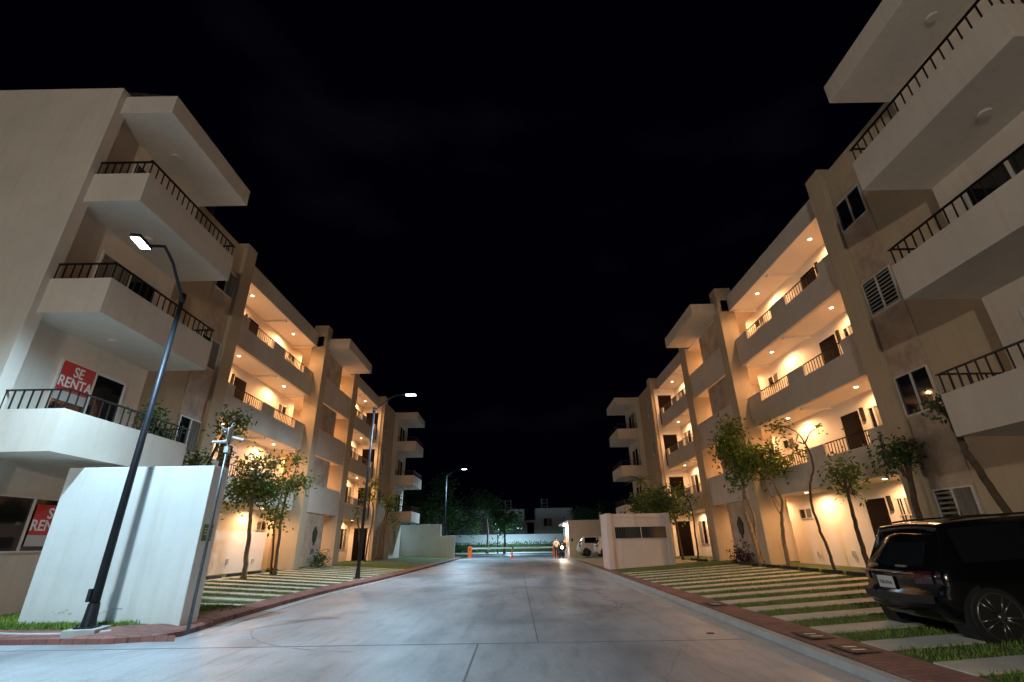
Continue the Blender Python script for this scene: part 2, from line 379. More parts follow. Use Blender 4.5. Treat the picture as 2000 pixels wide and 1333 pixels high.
# rubber wheel stops
def wheel_stop(x, y, label, i):
    o = MB(); z = gz(x, y); pr = [(-.09, 0), (-.05, .09), (.05, .09), (.09, 0)]
    o.add([(x + a, y - .42, z + h) for a, h in pr] + [(x + a, y + .42, z + h) for a, h in pr], [(0, 1, 2, 3), (7, 6, 5, 4), (0, 4, 5, 1), (1, 5, 6, 2), (2, 6, 7, 3)])
    ob = o.build('wheel_stop', 'rubber'); tag(ob, label, 'wheel stop', 'rubber wheel stops along the head of the parking bays')
WS = 'black rubber wheel stop on the turf at the head of a parking bay'
for i, y in enumerate([13.4, 14.7, 15.9, 17.1, 18.3, 19.45, 20.6, 21.8, 26.6, 27.9]):
    wheel_stop(9.45, y, WS, i)
for i, y in enumerate([14.6, 15.8, 17.2, 18.6, 20.0, 21.5, 23.0]):
    wheel_stop(-10.75, y, WS, i)

# ------------------------------------------------------------------ apartment buildings
S1, H = 2.996, 2.87
def ceil_light(root, x, y, z, power=158):
    t = MB(); t.cyl((x, y), .085, z - .012, z - .002, 18); ring = t.build('ceiling_light', 'frame', root)
    t = MB(); t.cyl((x, y), .06, z - .018, z - .0125, 16); t.build('bulb', 'bulb', ring)
    light('SPOT', 'downlight', (x, y, z - .05), power, WARM, root, .05, 176, .5)
def building(side, XF, Y0, label):
    s = 1 if side == 'R' else -1
    root = empty('apartment_building', (XF, Y0, 0), label, 'building', 'apartment buildings facing each other across the road')
    X = lambda a: -a * s
    def bx(mb, a0, a1, v0, v1, z0, z1): mb.box(X(a0), X(a1), v0, v1, z0, z1)
    ROOF = 12.20
    # end blocks (grey stucco) and their cream returns
    mb = MB(); bx(mb, -9, .38, .15 if side == 'L' else 0, 3.66, -.2, ROOF); mb.build('wall', 'stucco', root, bevel=.01)
    if side == 'L':
        mb = MB(); bx(mb, -9, .66, -.15, .15, -.2, 12.33); mb.build('end_wall', 'stucco', root, bevel=.01)
    mb = MB(); bx(mb, -9, .38, 32.45, 36.11, -.2, ROOF); mb.build('wall', 'stucco', root)
    for (v0, v1, st0, st1, p0, p1) in ((3.66, 6.98, 5.78, 6.98, 6.98, 7.65), (29.1, 32.45, 29.1, 30.35, 28.4, 29.1)):
        mb = MB(); bx(mb, -9, 0, v0, v1, -.2, ROOF + .02); mb.build('side_wall', 'cream', root)
        mb = MB(); bx(mb, 0, .02, st0 + .01, st1 - .01, .3, ROOF - .75); mb.build('stone_strip', 'stone', root)
        mb = MB(); bx(mb, -1.62, .16, p0, p1, -.2, 12.49); mb.build('pillar', 'cream', root, bevel=.008)
    # balconies
    for k in (1, 2, 3):
        zb = 3.083 + (k - 1) * H
        for v0 in (0, 32.45):
            v1 = v0 + 3.66; bp = .81
            mb = MB(); bx(mb, .38, 1.98, v0, v1, zb, zb + .16)
            bx(mb, 1.86, 1.98, v0, v1, zb + .16, zb + bp); bx(mb, .38, 1.86, v0, v0 + .12, zb + .16, zb + bp); bx(mb, .38, 1.86, v1 - .12, v1, zb + .16, zb + bp)
            bal = mb.build('balcony', 'stucco', root)
            rl = MB(); zt = zb + 1.215
            bx(rl, 1.895, 1.945, v0 - .0, v1, zt - .025, zt); bx(rl, .38, 1.895, v0 + .035, v0 + .085, zt - .025, zt); bx(rl, .38, 1.895, v1 - .085, v1 - .035, zt - .025, zt)
            nb = 19
            for i in range(nb):
                v = v0 + .06 + (3.54) * i / (nb - 1); bx(rl, 1.91, 1.93, v - .011, v + .011, zb + bp - .05, zt - .025)
            for i in range(8):
                a = .48 + 1.42 * i / 8
                for vv in (v0 + .06, v1 - .06): bx(rl, a - .011, a + .011, vv - .011, vv + .011, zb + bp - .05, zt - .025)
            rl.build('railing', 'metal', bal)
            # sliding door with frame, panes
            f0, f1 = (v0 + 1.15, v0 + 3.05) if v0 == 0 else (v0 + .6, v0 + 2.5)
            fl = zb + .16; fr = MB()
            bx(fr, .38, .42, f0, f1, fl + 2.09, fl + 2.15); bx(fr, .38, .42, f0, f0 + .05, fl, fl + 2.09); bx(fr, .38, .42, f1 - .05, f1, fl, fl + 2.09)
            bx(fr, .381, .425, (f0 + f1) / 2 - .03, (f0 + f1) / 2 + .03, fl, fl + 2.09)
            d = fr.build('sliding_door', 'frame', root)
            g = MB(); bx(g, .382, .395, f0 + .05, (f0 + f1) / 2 - .03, fl, fl + 2.09); g.build('pane', 'glass' if (k + (side == 'L')) % 3 else 'curtain', d)
            g = MB(); bx(g, .382, .395, (f0 + f1) / 2 + .03, f1 - .05, fl, fl + 2.09); g.build('pane', 'glass', d)
            # surface lamp, unlit, on balcony underside
            g = MB(); g.cyl((X(1.1), v0 + 1.5), .11, zb - .045, zb - .001, 16); g.build('unlit_lamp', 'stucco', root)
    for v0 in (0, 32.45):
        mb = MB(); bx(mb, .381, 1.98, v0, v0 + 3.66, 11.62, 12.19); mb.build('canopy', 'stucco', root, bevel=.01)
        g = MB(); g.cyl((X(1.1), v0 + 1.5), .11, 11.575, 11.619, 16); g.build('unlit_lamp', 'stucco', root)
    # windows in the stone strips
    def window(a, v0, v1, z0, z1, kinds=('glass', 'glass'), mid=True, bars=False):
        fr = MB(); t = .035; f = .045
        bx(fr, a, a + f, v0, v1, z1 - t, z1); bx(fr, a, a + f, v0, v1, z0, z0 + t); bx(fr, a, a + f, v0, v0 + t, z0 + t, z1 - t); bx(fr, a, a + f, v1 - t, v1, z0 + t, z1 - t)
        m_ = (v0 + v1) / 2
        if mid: bx(fr, a, a + f, m_ - .02, m_ + .02, z0 + t, z1 - t)
        wd = fr.build('window', 'frame', root)
        for i, (p, q) in enumerate((((v0 + t, m_ - .02), (m_ + .02, v1 - t)) if mid else ((v0 + t, v1 - t),))):
            g = MB(); bx(g, a, a + .012, p, q, z0 + t, z1 - t); g.build('pane', 'glass' if kinds[i] in ('blind', 'glass') else kinds[i], wd)
            if kinds[i] == 'blind':
                g = MB(); nsl = 9
                for j in range(nsl):
                    zz = z0 + t + (z1 - z0 - 2 * t) * (j + .2) / nsl
                    bx(g, a + .013, a + .017, p + .02, q - .02, zz, zz + (z1 - z0) / nsl * .42)
                g.build('blind', 'blind', wd)
        if bars:
            g = MB()
            for j in range(4): bx(g, a + .05, a + .065, v0 + (v1 - v0) * j / 3 - .008, v0 + (v1 - v0) * j / 3 + .008, z0, z1)
            bx(g, a + .05, a + .066, v0, v1, (z0 + z1) / 2 - .01, (z0 + z1) / 2 + .01)
            g.build('window_grille', 'frame', wd)
        return wd
    kinds = {1: ('curtain', 'blind'), 2: ('glass', 'glass'), 3: ('blind', 'blind'), 4: ('glass', 'glass')} if side == 'R' else {1: ('glass', 'glass'), 2: ('glass', 'curtain'), 3: ('glass', 'curtain'), 4: ('glass', 'curtain')}
    for k, (z0, z1) in {1: (1.35, 2.43), 2: (4.22, 5.28), 3: (7.08, 8.13), 4: (9.93, 10.9)}.items():
        window(.02, 5.83, 6.93, z0, z1, kinds[k])
        window(.02, 29.4, 30.05, z0, z1, ('glass', 'curtain'))
        if k == 1: window(.38, 33.2, 34.2, z0 - .1, z1, ('glass', 'curtain'))
    if side == 'L': window(.38, .75, 2.65, 1.36, 2.44)
    # corridor shells
    mb = MB(); bx(mb, -9, -1.57, 7.65, 16.6, -.2, 12.3); bx(mb, -9, -1.57, 21.56, 28.4, -.2, 12.3)
    bx(mb, -1.57, -.05, 28.3, 28.4, .35, 11.6)
    mb.build('back_wall', 'inner', root)
    mb = MB(); bx(mb, -1.9, .12, 7.65, 28.4, -.2, .38); mb.build('walkway', 'stucco', root)
    mb = MB()
    for k in (1, 2, 3):
        z = S1 + (k - 1) * H
        bx(mb, -1.57, -.47, 7.65, 15.57, z, z + .22); bx(mb, -1.57, -.47, 21.56, 28.3, z, z + .22)
        bx(mb, -4.2, -.08, 15.57, 21.0, z, z + .22)
    mb.build('floor_slab', 'inner', root)
    mb = MB(); bx(mb, -9.0, -.34, 7.65, 15.56, 11.59, 12.38); bx(mb, -9, -.34, 21.56, 28.4, 11.59, 12.38); bx(mb, -9, 0, 15.56, 21.56, 11.60, 12.2)
    mb.build('roof_slab', 'stucco', root)
    for v0, v1 in ((7.65, 15.56), (21.56, 28.4)):
        c = MB(); bx(c, -1.57, -.36, v0, v1 - .1, 11.575, 11.589); c.build('corridor_ceiling', 'inner', root)
    # ceiling beams
    for k in (1, 2, 3, 4):
        z = S1 + (k - 1) * H if k < 4 else 11.575
        for v in (12.05, 15.3, 24.5):
            mb = MB(); bx(mb, -1.57, -.5, v, v + .16, z - .09, z - .001); mb.build('ceiling_beam', 'inner', root)
    # parapets with lowered railing bays
    def parapet(v0, v1, gaps, z):
        mb = MB(); cuts = [v0] + [g for gp in gaps for g in gp] + [v1]
        bx(mb, -.47, -.34, v0, v1, z, z + .92)
        for i in range(0, len(cuts), 2):
            if cuts[i + 1] - cuts[i] > .02: bx(mb, -.47, -.34, cuts[i], cuts[i + 1], z + .92, z + 1.35)
        p = mb.build('parapet', 'stucco', root, bevel=.008)
        for g0, g1 in gaps:
            r = MB(); bx(r, -.42, -.39, g0, g1, z + 1.33, z + 1.36); nb = int((g1 - g0) / .155)
            for i in range(1, nb): 
                v = g0 + (g1 - g0) * i / nb; bx(r, -.414, -.396, v - .010, v + .010, z + .92, z + 1.33)
            r.build('railing', 'metal', p)
    for k in (1, 2, 3):
        z = S1 + (k - 1) * H
        parapet(7.65, 15.56, ((8.97, 11.17), (12.25, 14.45)), z)
        parapet(21.56, 28.4, ((22.3, 24.7), (25.6, 27.8)), z)
        mb = MB(); bx(mb, -.08, .05, 16.21, 20.63, z - .02, z + 1.36); mb.build('stair_parapet', 'stucco', root, bevel=.008)
    # stair tower
    mb = MB(); bx(mb, -.62, .16, 15.56, 16.21, -.2, 12.88); mb.build('pillar', 'cream', root, bevel=.008)
    mb = MB(); bx(mb, -1.7, .16, 20.63, 21.56, -.2, 11.62 + .75); mb.build('pillar', 'cream', root, bevel=.008)
    mb = MB(); bx(mb, 0, 1.34, 15.9, 20.3, 11.62, 12.19); mb.build('canopy', 'stucco', root, bevel=.01)
    mb = MB(); bx(mb, -4.4, -4.2, 15.4, 21.56, .35, 11.6); bx(mb, -4.2, -1.7, 20.9, 21.0, .35, 11.6); bx(mb, -4.2, -1.0, 18.35, 18.5, .35, 11.6)
    mb.build('stair_wall', 'inner', root)
    for k in range(4):
        mb = MB(); z0 = .45 if k == 0 else S1 + (k - 1) * H + 1.36
        z1 = S1 - .03 if k == 0 else (S1 + k * H - .09 if k < 3 else 11.55)
        bx(mb, -.12, -.02, 16.21, 19.1 if k == 0 else 18.85, z0, z1)
        mb.build('stone_panel', 'stone', root)
    # stair flights glimpsed in the opening
    mb = MB()
    for k in range(3):
        z = .4 + k * H
        for i in range(14): bx(mb, -3.6 + i * .19, -3.6 + (i + 1) * .19, 18.52, 19.6, z + i * .2, z + (i + 1) * .2 - .003)
    mb.build('stair_flight', 'inner', root)
    # plaque and little sign on the stone
    mb = MB(); vs = []; n = 24
    for i in range(n):
        t = 2 * math.pi * i / n; r = 1 + .10 * math.sin(5 * t) + .06 * math.sin(9 * t + 1); vs.append((X(0.035), 17.98 + .26 * r * math.cos(t), 1.93 + .36 * r * math.sin(t)))
    vs += [(X(-.02), v[1], v[2]) for v in vs]
    mb.add(vs, [tuple(range(n)), tuple(range(2 * n - 1, n - 1, -1))] + [(i, (i + 1) % n, n + (i + 1) % n, n + i) for i in range(n)])
    bx(mb, -.02, .025, 17.94, 18.06, 1.42, 1.60)
    mb.build('plaque', 'bronze', root)
    mb = MB(); bx(mb, -.02, .01, 17.8, 18.15, 1.05, 1.28); mb.build('name_plate', 'blind', root)
    # doors, windows, boxes and lights per floor
    for k in range(4):
        fl = .38 if k == 0 else S1 + (k - 1) * H + .22
        cz = S1 + k * H if k < 3 else 11.575
        for v0, v1 in ((10.78, 11.66), (24.55, 25.4)):
            d = MB(); bx(d, -1.57, -1.53, v0, v1, fl, fl + 2.16); dd = d.build('door', 'door', root)
            d = MB()
            for j in range(5): bx(d, -1.53, -1.522, v0 + .12, v1 - .12, fl + .25 + j * .38, fl + .50 + j * .38)
            d.build('door_panel', 'door', dd)
            d = MB(); d.sphere((X(-1.48), v0 + .09, fl + 1.02), .032, 6); d.build('handle', 'alloy', dd)
            d = MB(); bx(d, -1.57, -1.50, v0 - .28, v0 - .17, fl + 1.75, fl + 2.2); d.build('wall_lamp', 'metal', root)
        window(-1.57, 14.85, 15.75, fl + 1.72, fl + 2.12, ('curtain', 'glass'))
        window(-1.57, 9.75, 10.3, fl + 1.1, fl + 2.12, ('curtain', 'glass'), bars=(k == 0))
        window(-1.57, 26.35, 27.7, fl + .75, fl + 2.12, ('glass', 'curtain'))
        # end door facing the camera
        d = MB(); d.box(X(-.28), X(-1.22), 28.26, 28.3, fl, fl + 2.1); dd = d.build('door', 'door', root)
        d = MB(); d.box(X(-.24), X(-1.26), 28.255, 28.299, fl + 2.1, fl + 2.15); d.build('door_frame', 'metal', dd)
        if k == 0:
            mb = MB(); bx(mb, -1.57, -1.52, 12.9, 13.05, .75, .95); bx(mb, -1.57, -1.52, 15.0, 15.14, .75, .9); mb.build('socket_box', 'ac', root)
        for v in (9.58, 13.75, 22.3, 26.5): ceil_light(root, X(-.87), v, cz - (0.0 if k < 3 else 0))
        ceil_light(root, X(-.95), 16.9, cz - (.001 if k < 3 else -.02), 110)
        ceil_light(root, X(-2.2), 19.7, cz - (.001 if k < 3 else -.02), 200)
    # roof clutter: water tank and vents on the flat roof
    return root
bR = building('R', 10.18, 5.22, 'cream apartment block on the right with black SUV parked below it')
bL = building('L', -10.56, 8.77, 'cream apartment block on the left behind the big white wall')

# the thatched roof shelter on the left block
root = empty('thatched_shelter', (-12.5, 12.6, 12.2), 'thatched palm roof peeking over the roof edge of the left block', 'shelter')
mb = MB()
for i in range(520):
    t = random.random() * 2 * math.pi; r0 = random.uniform(.2, 2.0); r1 = r0 + random.uniform(.5, .9)
    dz = lambda r: 4.7 - r * 1.1
    a = Vector((r0 * math.cos(t), r0 * math.sin(t), dz(r0))); b_ = Vector((r1 * math.cos(t), r1 * math.sin(t), dz(r1) - .05)); sd = Vector((-math.sin(t), math.cos(t), 0)) * .05
    mb.add([a - sd, a + sd, b_ + sd * .3, b_ - sd * .3], [(0, 1, 2, 3)])
mb.add([(0, 0, 4.6)] + [(2.2 * math.cos(i * math.pi / 8), 2.2 * math.sin(i * math.pi / 8), 2.2) for i in range(16)], [(0, 1 + i, 1 + (i + 1) % 16) for i in range(16)])
mb.build('thatch', 'thatch', root)
for a, b_ in ((-1.5, -1.5), (1.5, -1.5), (-1.5, 1.5), (1.5, 1.5)):
    mb = MB(); mb.cyl((a, b_), .09, 0, 2.4, 10); mb.build('post', 'bark', root)

# ------------------------------------------------------------------ SE RENTA banners
def banner(loc, wd, ht, label, s=1):
    root = empty('rent_banner', loc, label, 'banner')
    mb = MB(); mb.box(0, .006, 0, wd, -ht, 0); mb.build('cloth', 'red', root)
    Mx = Matrix.Translation((.010, wd / 2, -ht * .5)) @ Matrix(((0, 0, 1, 0), (1, 0, 0, 0), (0, 1, 0, 0), (0, 0, 0, 1)))
    # narrow heavy lettering
    text_mesh('lettering', 'SE\nRENTA', ht * .50, 'text', root, Mx, sx=.62 * (wd / ht) / .95, bold=.006)
    mb = MB(); mb.box(0, .006, 0, wd, -ht - .22, -ht - .002); mb.build('white_band', 'ac', root)
banner((-10.14, 9.98, 5.36), .86, .66, 'red SE RENTA banner in the balcony door above the white wall')
banner((-10.12, 10.52, 2.30), .86, .60, 'red SE RENTA banner in the ground floor window half hidden by the white wall')

# ------------------------------------------------------------------ street lamps
def street_lamp(loc, az, label, top=7.1, reach=1.6, power=1700, lift=0, cone=150, sag=0, hs=1.0):
    root = empty('street_lamp', loc, label, 'street lamp', 'tall street lamps along the left kerb', az)
    mb = MB(); mb.box(-.24, .24, -.24, .24, -.08, .035); mb.build('footing', 'kerb', root, bevel=.01)
    mb = MB(); mb.box(-.14, .14, -.14, .14, .035, .06)
    for a in (-.11, .11):
        for b_ in (-.11, .11): mb.cyl((a, b_), .014, .06, .10, 8)
    mb.cyl((0, 0), .105, .06, .40, 16, .085); mb.box(-.02, .05, -.125, -.07, .42, .62)
    mb.build('base_plate', 'post', root)
    mb = MB(); mb.tube([(0, 0, .06), (0, 0, 3.4), (0, 0, top)], [.074, .058, .042], 16); mb.build('pole', 'post', root, smooth=True)
    hx = reach
    mb = MB(); mb.tube([(0, 0, top - .14), (.03, 0, top - .12), (reach * .38, 0, top + .40 + lift * .6), (reach * .50, 0, top + .52 + lift), (reach * .62, 0, top + .57 + lift), (hx - .3, 0, top + .60 + lift - sag * .7)], .028, 10)
    mb.cyl((0, 0), .062, top - .22, top - .02, 14); mb.build('arm', 'post', root, smooth=True)
    mb = MB(); mb.box(hx - .27 * hs, hx + .27 * hs, -.115 * hs, .115 * hs, top + .585 + lift - sag, top + .655 + lift - sag); hd = mb.build('lamp_head', 'post', root, bevel=.02)
    mb = MB(); mb.box(hx - .22 * hs, hx + .24 * hs, -.095 * hs, .095 * hs, top + .574 + lift - sag, top + .583 + lift - sag); mb.build('led_panel', 'led', hd)
    light('SPOT', 'street_light', (hx, 0, top + .55 + lift - sag), power, STREET, root, .12, cone, .7)
    return root
street_lamp((-7.20, 9.12, .16), math.atan2(-1.84, .38), 'tall dark street lamp in front of the big white wall', 6.37, 1.88, 2200, lift=-.12, sag=.42, cone=154, hs=.8)
street_lamp((-6.44, 21.3, .12), 0, 'tall dark street lamp beside the striped parking bays on the left', 7.1, 1.62, 2300, cone=172)
street_lamp((-6.95, 49.5, .15), 0, 'distant street lamp by the low white wall near the gate', 7.6, 1.75, 4800, cone=168)
street_lamp((-12.2, .4, .0), 0, 'street lamp outside the left edge of the view lighting the white wall', 7.0, 1.7, 1000, cone=166)
def far_lamp():
    street_lamp((-2.6, 71.0, 0), 0, 'far street lamp hidden behind the rounded tree across the cross street', 4.4, 1.4, 6500, cone=176)
far_lamp()
root = empty('fill_globe', (-3.5, -12.0, 0), 'unseen globe on a post, added behind the camera as fill light', 'street lamp')  # invented globe behind the camera, added to brighten end walls and upper balconies
mb = MB(); mb.tube([(0, 0, 0), (0, 0, 4.6)], [.09, .05], 12); mb.build('pole', 'post', root, smooth=True)
mb = MB(); mb.sphere((0, 0, 4.85), .22, 10); mb.build('globe', 'hutlamp', root, smooth=True)
light('POINT', 'fill_light', (0, 0, 5.2), 3300, (1, .87, .72), root, .22)
# grass-island kerb under first lamp is part of its footing
mb = MB(); mb.tube([(-9.2, 9.20, .10), (-8.0, 9.0, .10), (-7.1, 8.98, .10), (-6.85, 9.2, .11)], .05, 8); tag(mb.build('lawn_kerb', 'kerb'), kind='structure')

# ------------------------------------------------------------------ camera mast
root = empty('camera_mast', (-5.55, 9.2, .07), 'thin grey pole topped with a cluster of security cameras', 'security mast')
mb = MB(); mb.cyl((0, 0), .028, 0, 3.45, 12, .024); mb.build('pole', 'galv', root, smooth=True)
def sec_cam(p, d, L=.22, m='ac'):
    c = Vector(p); d = Vector(d).normalized(); mb = MB(); mb.tube([c, c + d * L], .027, 10); mb.tube([c + d * (L - .01), c + d * (L + .02)], .031, 10)
    o = mb.build('security_camera', m, root); mb = MB(); mb.tube([c + d * (L + .02), c + d * (L + .024)], .02, 10); mb.build('lens', 'glass', o)
sec_cam((-.05, 0, 3.22), (-1, -.25, -.1)); sec_cam((.05, 0, 3.30), (1, .1, -.25)); sec_cam((0, -.04, 3.42), (-.5, -1, .1), .14); sec_cam((0, 0, 3.50), (.5, -.6, .2), .12)
mb = MB(); mb.box(-.045, .045, -.04, .04, 3.0, 3.12); mb.box(-.018, .018, -.10, .08, 3.2, 3.48); mb.build('bracket', 'ac', root, bevel=.01)
mb = MB(); mb.sphere((-.07, -.05, 3.38), .045, 7); mb.build('dome_camera', 'galv', root, smooth=True)

# ------------------------------------------------------------------ the big white wall (box) on the left
root = empty('white_screen_wall', (-7.505, 10.46, .1), 'big leaning looking white wall box behind the first street lamp', 'wall')
mb = MB(); mb.box(-1.465, 1.465, -.74, -.22, -.3, 2.82); mb.build('wall', 'white', root, bevel=.012)
m2 = mat('scuff', (0.40, 0.42, 0.41), .9, .2, 12)
random.seed(3); mb = MB()
for c0, c1 in ((-.90, -.55), (-.25, .35)):
    x = c0
    while x < c1:
        wv = random.uniform(.02, .07); z = .17 + random.uniform(-.03, .04); mb.box(x, x + wv, -.743, -.7402, z + .09, z + .09 + random.uniform(.006, .022)); x += wv + random.uniform(.0, .03)
mb.build('scuff_marks', m2, root)
root = empty('green_notice', (-6.037, 9.95, 1.67), 'small green notice plate on the end of the white wall', 'sign')
mb = MB(); mb.box(0, .006, -.15, .15, -.15, .15); mb.build('plate', 'green', root)
mb = MB()
for i, (a, b_, z) in enumerate(((-.12, .12, .07), (-.12, .05, .02), (-.12, .10, -.03), (.02, .13, -.10))): mb.box(.007, .009, a, b_, z - .012, z + .012)
mb.build('markings', 'palegreen', root)

# manholes
def disc(name, x, y, z, rx, m, label, cat):
    mb = MB(); mb.cyl((0, 0), rx, 0, .012, 32); o = mb.build(name, m); o.location = (x, y, z); tag(o, label, cat); return o
disc('manhole_cover', -6.22, 10.12, .095, .34, 'beigecap', 'round beige cover set in the brick corner', 'manhole')
def cover(x, y, label):
    r = empty('utility_cover', (x, y, gz(x, y) + .012), label, 'utility cover', 'dark covers set in the brick path on the right', R(0))
    mb = MB(); mb.box(-.17, .17, -.26, .26, 0, .008); mb.build('lid', 'rubber', r)
    for q in (-.12, .05):
        mb = MB(); mb.box(-.08, .08, q, q + .05, .008, .010); mb.build('marking', 'plate', r)
cover(4.12, 7.75, 'dark cover in the brick path, middle one near the SUV')
cover(4.10, 6.85, 'dark cover in the brick path nearest the camera')
cover(4.16, 11.4, 'dark cover in the brick path, farthest along the kerb')
mb = MB(); mb.box(3.05, 3.16, 8.9, 8.96, .001, .012); tag(mb.build('fallen_leaf', 'leafred'), 'single brown leaf lying on the concrete road', 'leaf')

# ------------------------------------------------------------------ enclosure on the right
root = empty('utility_kiosk', (6.15, 26.5, .1), 'pale pink utility enclosure with two dark grille windows', 'kiosk')
mb = MB(); mb.box(-1.58, 1.55, -.82, .9, -.3, 2.56); mb.box(-1.62, -1.36, -.90, .9, -.3, 2.59); mb.box(1.36, 1.60, -.88, .9, -.3, 2.58); mb.build('wall', 'pinkwall', root, bevel=.01)
mb = MB(); mb.box(-.16, -.13, -.84, -.82, 1.97, 2.56); mb.box(-1.36, 1.36, -.835, -.82, 2.36, 2.385); mb.build('trim', 'ac', root)
for a, b_ in ((-1.20, .06), (.12, 1.38 - .04)):
    mb = MB(); mb.box(a, b_, -.832, -.821, 1.42, 1.93); wn = mb.build('grille_window', 'glass', root)
    mb = MB(); x = a + .05
    while x < b_ - .04:
        mb.tube([(x, -.84, 1.45), (x + .05, -.84, 1.56), (x, -.84, 1.68), (x + .05, -.84, 1.80), (x, -.84, 1.91)], .006, 5); x += .085
    mb.build('grille', 'blind', wn)
    mb = MB(); mb.box(a - .03, b_ + .03, -.85, -.835, 1.93, 1.955); mb.box(a - .03, b_ + .03, -.85, -.835, 1.395, 1.42); mb.build('frame', 'ac', wn)

# ------------------------------------------------------------------ walls by the far left end
root = empty('garden_wall', (-8.2, 48.4, .1), 'white stepped garden wall at the far end of the left block', 'wall')
mb = MB(); mb.box(-3.0, 1.05, 0, .2, -.3, 3.0); mb.box(1.05, 2.4, 0, .2, -.3, 1.98); mb.box(-3.0, -2.8, -4, 0, -.3, 3.0); mb.build('wall', 'white', root, bevel=.01)

# ------------------------------------------------------------------ gatehouse far right
root = empty('gatehouse', (4.7, 46.2, .1), 'small flat roofed gatehouse wall with a glowing lamp by the gate', 'gatehouse')
mb = MB(); mb.box(0, 5.5, 0, 5, -.3, 3.1); mb.build('wall', 'pinkwall', root, bevel=.01)
mb = MB(); mb.box(3.0, 3.2, .6, .8, 3.1, 3.75); mb.build('vent_pipe', 'ac', root)
mb = MB(); mb.box(-.42, 0, .4, 5.0, 2.72, 2.90); mb.build('eave', 'pinkwall', root)
mb = MB(); mb.box(-.42, -.03, .3, .42, 2.62, 2.70); hl = mb.build('eave_lamp', 'hutlamp', root)
mb = MB(); mb.cyl((-.14, .5), .07, -.1, 2.7, 12); mb.build('column', 'pinkwall', root)
mb = MB(); mb.box(.20, .38, -.03, -.003, 1.35, 1.55); mb.build('meter_box', 'bronze', root)
light('SPOT', 'eave_light', (-.30, .1, 2.6), 240, (1, .74, .48), root, .1, 165, .5)

# ------------------------------------------------------------------ barrier gates
def gate(x, sgn, L, label):
    root = empty('barrier_gate', (x, 52, 0), label, 'barrier gate', 'orange barrier gates across the road')
    mb = MB(); mb.box(-.21, .21, -.17, .17, 0, 1.10); mb.build('cabinet', 'orange', root, bevel=.03)
    mb = MB(); mb.box(-.25, .25, -.21, .21, 0, .06); mb.build('plinth', 'kerb', root)
    mb = MB(); mb.box(.2 * sgn, L * sgn, -.25, -.19, .84, .98); arm = mb.build('arm', 'white', root, bevel=.01)
    mb = MB()
    for i in range(5): mb.box((.6 + i * .75) * sgn, (.85 + i * .75) * sgn, -.243, -.187, .865, .955)
    mb.build('arm_stripes', 'ac', arm)
    mb = MB(); mb.box((L * .46 - .18) * sgn, (L * .46 + .18) * sgn, -.26, -.245, .80, 1.00); mb.build('arm_badge', 'palegreen', arm)
    mb = MB(); mb.cyl((0, -.2), .05, .86, .96, 10); mb.build('hub', 'metal', root)
gate(-4.68, 1, 4.2, 'orange barrier gate cabinet and striped arm on the left')
gate(3.82, -1, 4.1, 'orange barrier gate cabinet and striped arm on the right')
root = empty('traffic_cone', (-.46, 50, 0), 'orange traffic cone standing between the two barrier arms', 'cone')
mb = MB(); mb.box(-.19, .19, -.19, .19, 0, .04); mb.cyl((0, 0), .15, .04, .72, 20, .03); mb.build('body', 'orange', root)
mb = MB(); mb.cyl((0, 0), .112, .26, .40, 20, .083); mb.build('reflective_band', 'plate', root)

